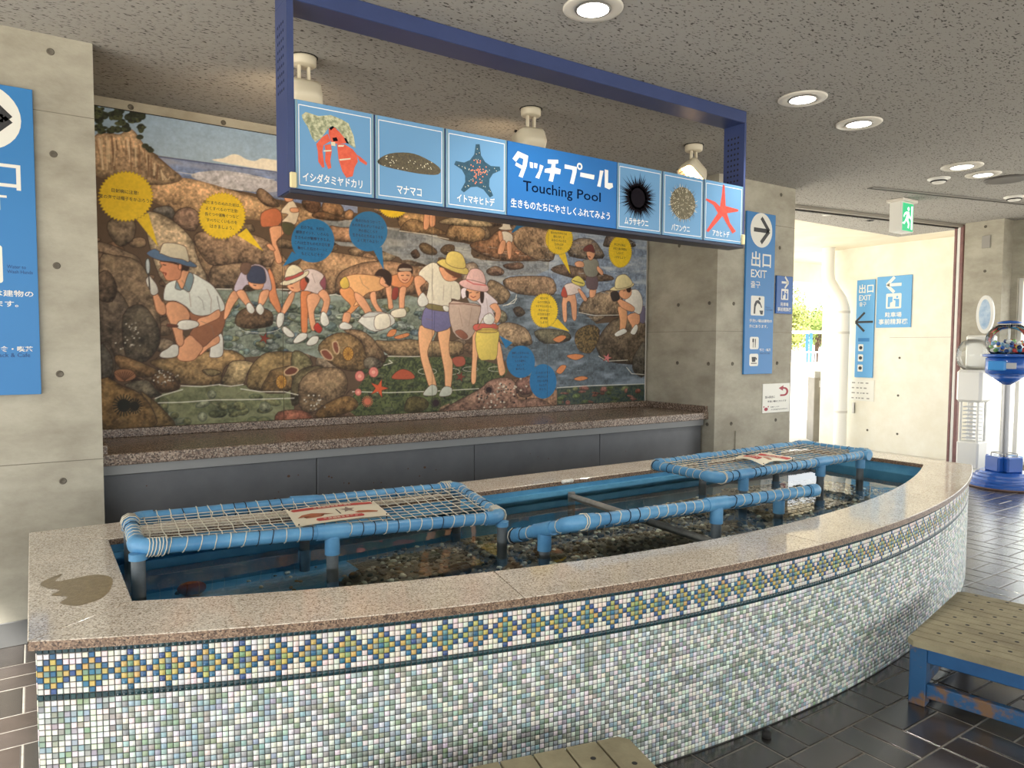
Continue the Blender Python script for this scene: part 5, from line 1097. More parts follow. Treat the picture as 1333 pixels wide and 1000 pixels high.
for i, (a, b) in enumerate(bounds):
    pb = MB().bbox((a, YS-0.006, ZBm), (b, YS+0.0015, ZT), 0.0015).build('title_panel' if i == 3 else 'creature_panel', M_cpan if i == 3 else M_pan, hs)
    w0 = 0.0068
    if i != 3:
        m_ = 0.014; u0, u1, v0, v1 = a+m_, b-m_, ZBm+0.016, ZT-0.02; t_ = 0.004
        for q in ([(a+.001, ZBm+.001), (u0-.004, ZBm+.001), (u0-.004, ZT-.001), (a+.001, ZT-.001)], [(u1+.004, ZBm+.001), (b-.001, ZBm+.001), (b-.001, ZT-.001), (u1+.004, ZT-.001)]): poly(sf, q, w0-0.0002, M_edge, 'panel_edging', pb)
        multi(sf, [[(u0, v0), (u1, v0), (u1, v0+t_), (u0, v0+t_)], [(u0, v1-t_), (u1, v1-t_), (u1, v1), (u0, v1)], [(u0, v0), (u0+t_, v0), (u0+t_, v1), (u0, v1)], [(u1-t_, v0), (u1, v0), (u1, v1), (u1-t_, v1)]], w0, M_wp, 'border_line', pb)
        q = txt[i]; um = (sf.px(q[0], (q[1]+q[3])/2)[0], sf.px(q[2], (q[1]+q[3])/2)[0]); vc = ZBm+0.058; hh = 0.044
        text(sf, names[i], um[0], vc-hh/2, um[1], vc+hh/2, w0+0.0004, M_wp, 'creature_name', pb, 0.018)
    if i == 0:
        poly(sf, SA([(90, 150), (130, 120), (250, 160), (370, 150), (470, 190), (540, 230), (590, 350), (610, 470), (560, 440), (500, 380), (440, 290), (370, 260), (330, 300), (280, 370), (220, 410), (190, 370), (150, 270), (100, 190)]), w0, M_shellp, 'shell_picture', pb)
        for q in ([(230, 430), (290, 360), (340, 330), (370, 400), (300, 440), (290, 500), (310, 650), (290, 660), (250, 600), (245, 500)], [(310, 440), (370, 430), (380, 500), (365, 590), (375, 660), (345, 670), (315, 590), (320, 500)], [(430, 430), (500, 430), (580, 480), (620, 530), (630, 600), (600, 650), (580, 740), (520, 755), (480, 690), (445, 580)], [(615, 530), (650, 550), (720, 610), (715, 635), (650, 595)]):
            poly(sf, SA(q), w0+0.0003, M_orangep, 'crab_leg_picture', pb)
        poly(sf, SA([(350, 280), (400, 265), (450, 310), (500, 370), (520, 420), (450, 430), (380, 420), (350, 340)]), w0+0.0006, M_orangep, 'crab_head_picture', pb)
        multi(sf, [SA(p) for p in ([(355, 275), (385, 255), (440, 290), (400, 270), (370, 300)], [(495, 370), (520, 375), (545, 430), (520, 420)], [(385, 370), (425, 365), (440, 400), (395, 405)])], w0+0.0009, M_urch, 'crab_shade_picture', pb)
        multi(sf, [SA(p) for p in ([(370, 410), (410, 410), (415, 450), (375, 445)], [(450, 575), (560, 565), (560, 578), (455, 590)], [(300, 490), (375, 488), (375, 500), (300, 503)], [(440, 440), (500, 440), (490, 456), (440, 456)])], w0+0.0012, M_creamp, 'crab_mark_picture', pb)
    if i == 1:
        poly(sf, catmull(SB([(505, 745), (560, 715), (650, 712), (720, 735), (790, 780), (785, 812), (720, 812), (620, 795), (520, 770)]), 3), w0, M_cuc, 'sea_cucumber_picture', pb)
        rs = random.Random(4); multi(sf, [ell(sf.px(350+.28*x, .28*y), .003, .003, 6) for x, y in [(520+rs.random()*250, 0) for _ in range(34)] for y in [735+(x-520)*.14+rs.uniform(-14, 40)]], w0+0.0003, M_creamp, 'wart_picture', pb)
    if i == 2:
        c5 = [(968, 672), (1072, 785), (1032, 915), (897, 890), (862, 758)]; cen = np.mean(np.array(c5), 0); pts = []
        for k in range(5):
            p = np.array(c5[k], float); n_ = np.array(c5[(k+1) % 5], float); t = (p-cen); tn = np.array((-t[1], t[0]))/np.linalg.norm(t)*9
            pts += [tuple(p-tn), tuple(p+tn*1.0)]; mid = (p+n_)/2; pts += [tuple(p*.72+n_*.28+(cen-mid)*.26), tuple(mid+(cen-mid)*.34), tuple(p*.28+n_*.72+(cen-mid)*.26)]
        poly(sf, SB(pts), w0, M_tealp, 'bat_star_picture', pb); rs = random.Random(5)
        multi(sf, [ell(sf.px(350+.28*(968+rs.gauss(0, 18)), .28*(800+rs.gauss(0, 22))), .004, .004, 6) for _ in range(46)], w0+0.0003, M_orl, 'star_spot_picture', pb)
        multi(sf, [ell(sf.px(350+.28*(cen[0]+(p[0]-cen[0])*t+rs.uniform(-8, 8)), .28*(cen[1]+(p[1]-cen[1])*t+rs.uniform(-8, 8))), .0026, .0026, 6) for p in c5 for t in (.3, .42, .52, .6, .7, .8)], w0+0.0003, M_creamp, 'star_dot_picture', pb)
    if i == 4:
        cu, cv = sf.px(640+.2626*722, 120+.2626*525); poly(sf, ell((cu, cv), .088, .088, 28), w0, M_urch, 'urchin_body_picture', pb); rs = random.Random(6); sp = []
        for k in range(90):
            a = 2*math.pi*k/90+rs.uniform(-.03, .014); L_ = rs.uniform(.115, .182); e = 0.0055
            sp.append([(cu+.06*math.cos(a)-e*math.sin(a), cv+.06*math.sin(a)+e*math.cos(a)), (cu+.06*math.cos(a)+e*math.sin(a), cv+.06*math.sin(a)-e*math.cos(a)), (cu+min(L_, .165/max(.2, abs(math.cos(a))))*math.cos(a), cv+L_*.92*math.sin(a))])
        multi(sf, sp, w0+0.0003, M_urch, 'urchin_spine_picture', pb)
    if i == 5:
        cu, cv = sf.px(640+.2626*945, 120+.2626*552); poly(sf, ell((cu, cv), .118, .105, 26), w0, M_urch2, 'urchin_body_picture', pb); rs = random.Random(8); sp = []; sp2 = []
        for k in range(260):
            a = rs.uniform(0, 6.283); r_ = .118*math.sqrt(rs.random())*1.06; x, y = cu+r_*math.cos(a), cv+r_*.9*math.sin(a); L_ = .014+.012*r_/.118; e = 0.0018; b_ = a+rs.uniform(-.4, .4)
            (sp if k % 2 else sp2).append([(x-e*math.sin(b_), y+e*math.cos(b_)), (x+e*math.sin(b_), y-e*math.cos(b_)), (x+L_*math.cos(b_), y+L_*math.sin(b_))])
        multi(sf, sp, w0+0.0003, M_creamp, 'urchin_spine_picture', pb); multi(sf, sp2, w0+0.0006, mat('brown_spine_print', (86, 78, 56), .5), 'urchin_spine_picture', pb)
    if i == 6:
        poly(sf, SC([(1143, 458), (1151, 465), (1156, 565), (1220, 583), (1218, 592), (1163, 601), (1178, 650), (1207, 690), (1190, 702), (1168, 665), (1140, 615), (1110, 650), (1070, 695), (1060, 688), (1090, 640), (1118, 600), (1095, 560), (1056, 535), (1060, 527), (1105, 545), (1128, 568), (1136, 520)]), w0, M_redst, 'red_star_picture', pb)
    if i == 3:
        SD = S(560, 160, .195)
        strokes = [[(545, 240), (580, 190), (650, 222), (640, 290), (612, 368), (586, 358), (612, 290), (618, 242), (590, 232), (568, 262)], [(570, 265), (612, 288), (603, 308), (562, 285)],
                   [(660, 262), (682, 268), (682, 305), (662, 300)], [(690, 268), (712, 274), (708, 306), (690, 300)], [(728, 280), (752, 290), (722, 375), (697, 366), (722, 320)],
                   [(780, 246), (850, 248), (850, 272), (832, 275), (830, 300), (868, 312), (862, 345), (826, 340), (814, 395), (786, 388), (798, 338), (758, 332), (762, 308), (803, 302), (806, 276), (780, 272)],
                   [(893, 278), (975, 296), (972, 332), (952, 412), (928, 404), (945, 328), (943, 314), (892, 306)], [(998, 332), (1092, 350), (1088, 380), (996, 360)],
                   [(1128, 318), (1152, 322), (1140, 380), (1132, 430), (1110, 424), (1122, 370)], [(1160, 312), (1184, 318), (1182, 402), (1212, 404), (1216, 430), (1190, 446), (1160, 432)]]
        for q in strokes: poly(sf, SD(q), w0, M_wp, 'title_letter_stroke', pb)
        cu, cv = sf.px(560+.195*993, 160+.195*292); o_ = ell((cu, cv), .021, .021, 16); i_ = ell((cu, cv), .010, .010, 16); mb = MB(); mb.add([sf.p(*p, w0+.0002) for p in o_+i_], [(k, (k+1) % 16, 16+(k+1) % 16, 16+k) for k in range(16)]); mb.build('title_letter_stroke', M_wp, pb)
        u0 = sf.px(680, 250)[0]; u1 = sf.px(781, 262)[0]; mm = mat('navy_mirror_letters', (24, 44, 82), 0.12, metal=0.6); text(sf, 'Touching', u0, 2.487, u0+(u1-u0)*.62, 2.563, w0, mm, 'subtitle_lettering', pb, 0.01); text(sf, 'Pool', u0+(u1-u0)*.68, 2.507, u1, 2.563, w0, mm, 'subtitle_lettering', pb, 0.01)
        u0 = sf.px(664, 266)[0]; u1 = sf.px(793, 285)[0]; text(sf, '生きものたちにやさしくふれてみよう', u0, 2.407, u1, 2.455, w0, M_wp, 'subtitle_lettering', pb, 0.012)

# ---------------------------------------------------------------- exit signs on the pillars
M_sgn = mat('sign_blue', (48, 122, 184), 0.4); M_sgn2 = mat('sign_deep_blue', (30, 92, 164), 0.4); M_offw = mat('sign_off_white', (228, 226, 216), 0.45); M_dk = mat('sign_charcoal', (44, 44, 46), 0.5); M_dblue = mat('sign_dark_blue_text', (24, 66, 120), 0.5)
def arrow(fr, c, L_, t, w, m, nm, par, dr=1):
    """straight shaft with an open two-stroke head"""
    x, y = c; h = L_*0.52; k = t*0.7
    def st(a, b):
        a = Vector(a); b = Vector(b); d = (b-a).normalized(); n_ = Vector((-d.y, d.x))*t/2; return [tuple(a+n_), tuple(a-n_), tuple(b-n_), tuple(b+n_)]
    tip = (x+dr*L_/2, y)
    multi(fr, [st((x-dr*L_/2, y), (tip[0]-dr*t*.6, y)), st((tip[0]-dr*h, y+h), tip), st((tip[0]-dr*h, y-h), tip)], w, m, nm, par)
def mirror(fr, u0, u1): return None
def exit_sign(label, fr, u0, v0, dr, mats, parent_loc, W=0.45):
    """board .45 x 1.617 m with arrow, words and pictograms"""
    Hh = 1.617; t = empty('exit_sign', parent_loc); tag(t, label, 'sign', 'blue exit signs'); mbl, mwh, mdk = mats
    M = Matrix((fr.ex, fr.ey, fr.n)).transposed()
    mb = MB(); mb.bbox((u0, v0, -0.0), (u0+W, v0+Hh, 0.022), 0.002)
    mb.v = [fr.o+M @ p for p in mb.v]; b = mb.build('board', mbl, t); k = 0.0226
    def U(x): return u0+x*W
    def V(y): return v0+y*Hh
    if dr > 0:
        poly(fr, ell((U(.50), V(.893)), .172, .172, 32), k, mwh, 'arrow_disc', b); arrow(fr, (U(.50), V(.893)), .24, .042, k+.0006, mdk, 'arrow', b, dr)
        text(fr, '出口', U(.17), V(.665), U(.86), V(.76), k, mwh, 'lettering', b, .016); text(fr, 'EXIT', U(.17), V(.60), U(.72), V(.648), k, mwh, 'lettering', b, .012); text(fr, '출구', U(.17), V(.535), U(.50), V(.578), k, mwh, 'lettering', b, .01)
        poly(fr, rrect(U(.19), V(.365), U(.66), V(.487), .014), k, mwh, 'pictogram_plate', b)
        # person washing hands
        cu, cv = U(.42), V(.425); s = .001
        poly(fr, ell((cu+.03, cv+.072), .016, .016, 14), k+.0006, mdk, 'pictogram', b); poly(fr, [(cu-.06, cv-.08), (cu-.035, cv-.08), (cu-.03, cv-.01), (cu-.005, cv+.03), (cu+.035, cv+.015), (cu+.06, cv-.02), (cu+.072, cv-.012), (cu+.04, cv+.04), (cu+.012, cv+.06), (cu-.03, cv+.05), (cu-.055, cv+.01)], k+.0006, mdk, 'pictogram', b)
        poly(fr, [(cu+.03, cv-.045), (cu+.09, cv-.045), (cu+.083, cv-.085), (cu+.05, cv-.085)], k+.0006, mdk, 'pictogram', b)
        text(fr, 'Water to\nWash Hands', U(.70), V(.398), U(.95), V(.425), k, M_dblue, 'lettering', b, .005)
        text(fr, '手洗い場は建物の', U(.15), V(.322), U(.95), V(.343), k, mwh, 'lettering', b, .012); text(fr, '外にあります。', U(.15), V(.288), U(.80), V(.309), k, mwh, 'lettering', b, .012)
        for y in (.155, .05):
            poly(fr, rrect(U(.18), V(y), U(.49), V(y+.077), .02), k, mwh, 'pictogram_plate', b)
        cu, cv = U(.335), V(.1935); multi(fr, [[(cu-.022, cv-.045), (cu-.014, cv-.045), (cu-.014, cv+.045), (cu-.022, cv+.045)], [(cu-.03, cv+.01), (cu-.006, cv+.01), (cu-.006, cv+.045), (cu-.03, cv+.045)], [(cu+.012, cv-.045), (cu+.021, cv-.045), (cu+.024, cv+.045), (cu+.008, cv+.04)]], k+.0006, mdk, 'pictogram', b)
        cu, cv = U(.335), V(.0885); multi(fr, [[(cu-.03, cv-.02), (cu+.022, cv-.02), (cu+.03, cv+.03), (cu-.036, cv+.03)], [(cu+.03, cv), (cu+.045, cv), (cu+.045, cv+.022), (cu+.03, cv+.022)], [(cu-.045, cv-.038), (cu+.045, cv-.038), (cu+.045, cv-.03), (cu-.045, cv-.03)]], k+.0006, mdk, 'pictogram', b)
        text(fr, '軽食・喫茶', U(.53), V(.142), U(.93), V(.160), k, mwh, 'lettering', b, .02); text(fr, 'Snack & Cafe', U(.53), V(.124), U(.90), V(.138), k, M_dblue, 'lettering', b, .005)
    else:
        text(fr, '出口', U(.12), V(.865), U(.92), V(.955), k, mwh, 'lettering', b, .016); text(fr, 'EXIT', U(.14), V(.79), U(.80), V(.845), k, mwh, 'lettering', b, .012); text(fr, '출구', U(.16), V(.73), U(.55), V(.775), k, mwh, 'lettering', b, .01)
        arrow(fr, (U(.46), V(.57)), .30, .035, k, mdk, 'arrow', b, dr); poly(fr, [(U(.15), V(.37)), (U(.78), V(.37)), (U(.78), V(.405)), (U(.15), V(.405))], k, M_sgn, 'caption_strip', b)
        for y in (.27, .165, .06): poly(fr, rrect(U(.17), V(y), U(.46), V(y+.072), .015), k, mwh, 'pictogram_plate', b); poly(fr, ell((U(.315), V(y+.036)), .03, .03, 12), k+.0006, mdk, 'pictogram', b)
    return t
wfY = wallframe(YP-0.0005)
exit_sign('tall blue exit sign with a right arrow on the pillar far from the entrance', wfY, 0.034-0.45, 1.364, 1, (M_sgn, M_offw, M_dk), (-0.2, YP, 1.364))
exit_sign('tall blue exit sign with a right arrow beside the small parking sign', wfY, 5.889, 1.364, 1, (M_sgn, M_offw, M_dk), (6.11, YP, 1.364))
wfX = Frame((XO-0.0005, 0, 0), (0, -1, 0), (0, 0, 1))
uo, vo = wfX.px(1113, 491); M_pale = mat('overexposed_sign_blue', (96, 164, 216), 0.4)  # paler sign blue: outdoor overexposure put into the colour
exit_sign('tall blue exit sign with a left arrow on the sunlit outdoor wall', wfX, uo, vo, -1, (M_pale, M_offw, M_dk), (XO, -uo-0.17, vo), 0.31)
def parking_sign(label, fr, u0, v0, u1, v1, dr, mbl):
    c = fr.p((u0+u1)/2, v0); t = empty('parking_sign', c); tag(t, label, 'sign', 'blue parking payment signs'); M = Matrix((fr.ex, fr.ey, fr.n)).transposed()
    mb = MB(); mb.bbox((u0, v0, 0), (u1, v1, 0.02), 0.002); mb.v = [fr.o+M @ p for p in mb.v]; b = mb.build('board', mbl, t); k = 0.0206; W, Hh = u1-u0, v1-v0
    def U(x): return u0+x*W
    def V(y): return v0+y*Hh
    arrow(fr, (U(.5), V(.83)), W*.42, W*.085, k, M_offw, 'arrow', b, dr)
    poly(fr, rrect(U(.28), V(.37), U(.72), V(.66), W*.03), k, M_offw, 'pictogram_plate', b)
    multi(fr, [[(U(.33), V(.40)), (U(.40), V(.40)), (U(.40), V(.48)), (U(.47), V(.50)), (U(.47), V(.60)), (U(.33), V(.60))], ell((U(.60), V(.59)), W*.035, W*.035, 12), [(U(.55), V(.40)), (U(.66), V(.40)), (U(.66), V(.55)), (U(.50), V(.56)), (U(.50), V(.53)), (U(.55), V(.52))]], k+.0006, mbl, 'pictogram', b)
    text(fr, '駐車場', U(.26), V(.20), U(.74), V(.30), k, M_offw, 'lettering', b, .014); text(fr, '事前精算機', U(.08), V(.06), U(.92), V(.17), k, M_offw, 'lettering', b, .014)
parking_sign('small blue parking payment sign with a right arrow on the concrete pillar', wfY, 6.385, 1.985, 6.655, 2.375, 1, M_sgn2)
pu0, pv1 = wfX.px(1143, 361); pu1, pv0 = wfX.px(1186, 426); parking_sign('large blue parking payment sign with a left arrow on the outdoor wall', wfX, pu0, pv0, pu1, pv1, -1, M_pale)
# white notices
a_ = wfY.px(992.5, 500); b_ = wfY.px(1026.5, 535.5)
t = empty('return_notice', (6.3, YP, 1.0)); tag(t, 'white notice with a red curved arrow and a small crab on the pillar', 'notice'); b = MB().bbox((a_[0], YP-0.007, b_[1]), (b_[0], YP-0.0005, a_[1]), 0.001).build('board', M_offw, t)
W, Hh = b_[0]-a_[0], a_[1]-b_[1]
def U(x): return a_[0]+x*W
def V(y): return b_[1]+y*Hh
k = 0.0072; M_crim = mat('crimson_print', (158, 34, 52), 0.5)
arcp = [(U(.78)+W*.17*math.cos(t_), V(.71)+Hh*.155*math.sin(t_)) for t_ in [math.radians(-90+180*j/10) for j in range(11)]]; arci = [(U(.78)+W*.09*math.cos(t_), V(.71)+Hh*.095*math.sin(t_)) for t_ in [math.radians(90-180*j/10) for j in range(11)]]
poly(wfY, [(U(.64), V(.555)), *arcp, (U(.74), V(.865)), (U(.74), V(.805)), *arci, (U(.64), V(.615))], k, M_crim, 'arrow', b); poly(wfY, [(U(.58), V(.835)), (U(.76), V(.93)), (U(.74), V(.74))], k+.0003, M_crim, 'arrow', b)
text(wfY, '混み具合に', U(.08), V(.50), U(.45), V(.585), k, M_black, 'lettering', b, .014); text(wfY, '手洗い場はこちらです', U(.18), V(.355), U(.88), V(.425), k, M_black, 'lettering', b, .02)
poly(wfY, ell((U(.13), V(.13)), W*.07, Hh*.06, 14), k, M_crim, 'crab_mark', b); multi(wfY, [ell((U(.05), V(.215)), W*.02, W*.02, 8), ell((U(.21), V(.215)), W*.02, W*.02, 8)], k, M_crim, 'crab_mark', b); text(wfY, 'お願いします', U(.29), V(.175), U(.62), V(.215), k, M_black, 'lettering', b, .01); text(wfY, '小さな生きものを守ろう', U(.31), V(.08), U(.92), V(.13), k, M_black, 'lettering', b, .02)
a_ = wfX.px(1105, 494); b_ = wfX.px(1137.5, 523); t = empty('wall_notice', (XO, -a_[0], b_[1])); tag(t, 'pale notice below the outdoor exit sign', 'notice')
b = MB().bbox((XO-0.008, -b_[0], b_[1]), (XO-0.0005, -a_[0], a_[1]), 0.001).build('board', M_offw, t)
mb = MB(); rs = random.Random(2)
for j in range(4):
    x = a_[0]+.06
    while x < b_[0]-.08:
        w_ = rs.uniform(.02, .06); y = a_[1]-.06-j*.085; mb.add([wfX.p(x, y, .0085), wfX.p(x+w_, y, .0085), wfX.p(x+w_, y+.02, .0085), wfX.p(x, y+.02, .0085)], [(0, 1, 2, 3)]); x += w_+rs.uniform(.015, .05)
mb.build('lettering', mat('grey_lettering', (150, 146, 140), .6), b)
q = onx(1111.5, 531, XO); MB_ = MB().bbox((XO-0.03, q.y-0.02, q.z-0.09), (XO-0.0005, q.y+0.02, q.z+0.09), 0.004).build('metal_bar', M_metal); tag(MB_, 'small grey metal bar on the outdoor wall under the pale notice', 'wall fitting')
# ---------------------------------------------------------------- ceiling fittings
M_lamp = mat('lit_lens', (255, 250, 240), 0.5, emit=(255, 250, 240), estr=9)
M_trimw = mat('downlight_trim', (222, 216, 204), 0.4)
def downlight(x, y, r, power, label):
    t = empty('downlight', (x, y, ZC)); tag(t, label, 'ceiling light', 'round recessed downlights')
    MB().lathe((x, y, ZC), [(r*.56, -0.004), (r*.60, -0.010), (r*.95, -0.012), (r, -0.006), (r, -0.0005)], 36).build('trim_ring', M_trimw, t)
    MB().lathe((x, y, ZC), [(r*.50, -0.0122), (r*.56, -0.015), (r*.60, -0.0125)], 36).build('reflector_ring', M_metal, t)
    MB().lathe((x, y, ZC), [(0.0, -0.0135), (r*.53, -0.0135)], 36).build('lens', M_lamp, t)
    ld = bpy.data.lights.new('downlight_lamp', 'SPOT'); ld.energy = power; ld.spot_size = math.radians(120); ld.spot_blend = 0.7; ld.shadow_soft_size = 0.06; ld.color = (1, 0.95, 0.86)
    lo = bpy.data.objects.new('downlight_lamp', ld); col.objects.link(lo); lo.parent = t; lo.location = (0, 0, -0.03)
for (x, y, r, pw_, lb) in ((2.322, 2.765, .148, 120, 'round downlight in the ceiling before the middle of the hanging sign'), (4.30, 2.955, .155, 120, 'round downlight in the ceiling off the red starfish end of the hanging sign'), (5.107, 3.035, .158, 120, 'round downlight next along from the sign end, over the pool end'), (7.073, 3.205, .17, 100, 'far round downlight beyond the pool, first of the far pair'), (7.56, 3.235, .15, 100, 'far round downlight next to the dark ceiling ring')):
    downlight(x, y, r, pw_, lb)
t = empty('ceiling_speaker', (7.96, 3.2, ZC)); tag(t, 'round dark-rimmed speaker set in the ceiling near the far downlights', 'speaker')
MB().lathe((7.96, 3.2, ZC), [(.155, -.016), (.17, -.018), (.185, -.012), (.185, -.0005)], 32).build('rim', mat('dark_rim', (92, 88, 84), .5), t); MB().lathe((7.96, 3.2, ZC), [(0, -.010), (.156, -.010)], 32).build('grille', mat('speaker_grille', (196, 192, 184), .8), t)
for (x, y, lb) in ((7.40, 3.56, 'small square white detector on the ceiling beside the far downlights'), (8.95, 3.51, 'small white detector on the ceiling near the entrance slot')):
    t = empty('smoke_detector', (x, y, ZC)); tag(t, lb, 'detector', 'small ceiling detectors'); MB().lathe((x, y, ZC), [(0, -.05), (.05, -.048), (.07, -.03), (.075, -.012), (.10, -.010), (.10, -.0005)], 24).build('housing', M_white, t); MB().lathe((x, y, ZC), [(.062, -.037), (.0725, -.033), (.073, -.026)], 24).build('vent_slot', M_dark, t)
mb = MB(); bar(mb, (7.24, 4.16, ZC-.0005), (9.6, 3.58, ZC-.0005), 0.075, 0.012); vt = mb.build('air_slot', mat('slot_grey', (128, 124, 118), .5)); tag(vt, 'long thin grey air slot in the ceiling before the entrance', 'air vent')
mb = MB(); bar(mb, (7.24, 4.16, ZC-.0126), (9.6, 3.58, ZC-.0126), 0.03, 0.001); mb.build('slot', M_dark, vt)
# spotlights washing the painted panels
M_spot = mat('ivory_spot_housing', (216, 206, 182), 0.45)
M_filament = mat('halogen_lens', (255, 220, 170), 0.4, emit=(255, 206, 140), estr=22)
def spotlight(x, y, aim, power, label):
    t = empty('spotlight', (x, y, ZC)); tag(t, label, 'spotlight', 'spotlights behind the hanging sign')
    MB().lathe((x, y, ZC), [(0, -.052), (.062, -.052), (.070, -.045), (.072, -.012), (.072, -.004)], 24).build('ceiling_rose', M_spot, t); MB().lathe((x, y, ZC), [(.074, -.004), (.080, -.003), (.080, -.0005)], 24).build('base_plate', M_dark, t)
    for s in (-1, 1): MB().bbox((x+s*.028-.008, y-.012, ZC-.155), (x+s*.028+.008, y+.012, ZC-.05), .003).build('bracket_arm', M_spot, t)
    mb = MB()
    for s in (-1, 1): mb.tube([(x+s*.024, y, ZC-.145), (x+s*.046, y, ZC-.145)], .017, 12)
    mb.build('pivot', M_metal, t)
    # housing: a flared shell whose mouth looks along aim
    a = Vector(aim).normalized(); sx = Vector((1, 0, 0)); sx = (sx-a*sx.dot(a)).normalized(); sz = a.cross(sx)
    M = Matrix((sx, sz, a)).transposed(); c = Vector((x, y, ZC-.22))
    def rr(w_, h_, d, n=5): return [M @ Vector((p[0], p[1], d)) for p in rrect(-w_, -h_, w_, h_, min(w_, h_)*.45, n)]
    lay = [rr(.05, .035, -.085), rr(.085, .06, -.07), rr(.10, .075, -.02), rr(.112, .085, .055)]; inn = [rr(.106, .079, .055), rr(.095, .068, .0)]
    mb = MB(); L_ = lay+inn; n_ = len(lay[0]); vs = [c+p for l in L_ for p in l]; fs = [tuple(range(n_-1, -1, -1))]
    for i in range(len(L_)-1): fs += [(i*n_+j, i*n_+(j+1) % n_, (i+1)*n_+(j+1) % n_, (i+1)*n_+j) for j in range(n_)]
    mb.add(vs, fs, True); mb.build('housing', M_spot, t)
    mb = MB(); mb.add([c+p for p in rr(.094, .067, .012)], [tuple(range(n_))]); ln = mb.build('lens', M_filament, t)
    mb = MB()
    for k in range(6):
        u = -.075+.03*k; p0 = c+M @ Vector((u, -.07, .05)); p1 = c+M @ Vector((u, .07, .05)); mb.tube([p0, p1], .0035, 6)
    mb.build('louvre', M_metal, t)
    for s in (-1, 1): p = c+M @ Vector((s*.09, -.085, .02)); MB().bbox(p-Vector((.008, .008, .008)), p+Vector((.008, .008, .008)), .002).build('clip', M_dark, t)
    ld = bpy.data.lights.new('spotlight_lamp', 'SPOT'); ld.energy = power; ld.spot_size = math.radians(146); ld.spot_blend = 0.8; ld.shadow_soft_size = 0.05; ld.color = (1, 0.72, 0.42)
    lo = bpy.data.objects.new('spotlight_lamp', ld); col.objects.link(lo); lo.parent = t; lo.location = c+a*.075-Vector((x, y, ZC)); lo.rotation_euler = a.to_track_quat('-Z', 'Y').to_euler()
spotlight(1.341, 4.17, (0.05, 1, -0.42), 40, 'ivory spotlight behind the hanging sign, nearest the hermit crab panel')
spotlight(2.939, 4.16, (0.1, 1, -0.42), 40, 'ivory spotlight behind the hanging sign, above the title lettering')
spotlight(4.56, 4.13, (-0.75, -0.15, -0.95), 20, 'ivory spotlight with its glowing lens showing, above the round urchin panel')
# emergency exit box
q = onz(1172, 259, ZC); ex0, ey0 = 8.03, 4.25
t = empty('exit_light_box', (ex0+.12, ey0+.05, ZC)); tag(t, 'green lit running man exit box hanging from the ceiling', 'exit sign')
MB().bbox((ex0-.02, ey0-.03, ZC-.03), (ex0+.30, ey0+.16, ZC-.0005), .003).build('ceiling_plate', M_trimw, t)
MB().bbox((ex0, ey0, ZC-.36), (ex0+.27, ey0+.13, ZC-.031), .004).build('case', M_white, t)
fx = wallframe(ey0-.001); M_grn = mat('green_lit_face', (40, 170, 110), .4, emit=(60, 200, 140), estr=1.1); M_wlit = mat('white_lit_mark', (240, 255, 248), .4, emit=(235, 255, 245), estr=1.4)
fb = poly(fx, [(ex0+.03, ZC-.35), (ex0+.255, ZC-.35), (ex0+.255, ZC-.045), (ex0+.03, ZC-.045)], .001, M_grn, 'lit_face', t)
cu, cv = ex0+.13, ZC-.19
multi(fx, [ell((cu+.02, cv+.085), .022, .022, 12), [(cu-.03, cv+.05), (cu+.035, cv+.055), (cu+.05, cv+.01), (cu+.085, cv-.01), (cu+.075, cv-.028), (cu+.03, cv-.01), (cu+.02, cv-.03), (cu+.05, cv-.08), (cu+.035, cv-.13), (cu+.01, cv-.125), (cu+.02, cv-.085), (cu-.02, cv-.045), (cu-.06, cv-.09), (cu-.10, cv-.085), (cu-.095, cv-.07), (cu-.065, cv-.065), (cu-.03, cv-.02), (cu-.015, cv+.025), (cu-.05, cv+.015), (cu-.07, cv-.015), (cu-.085, cv-.005), (cu-.06, cv+.035)]], .0022, M_wlit, 'running_figure', fb)
multi(fx, [[(ex0+.21, ZC-.33), (ex0+.24, ZC-.33), (ex0+.24, ZC-.07), (ex0+.21, ZC-.07)]], .0022, M_wlit, 'doorway_mark', fb)
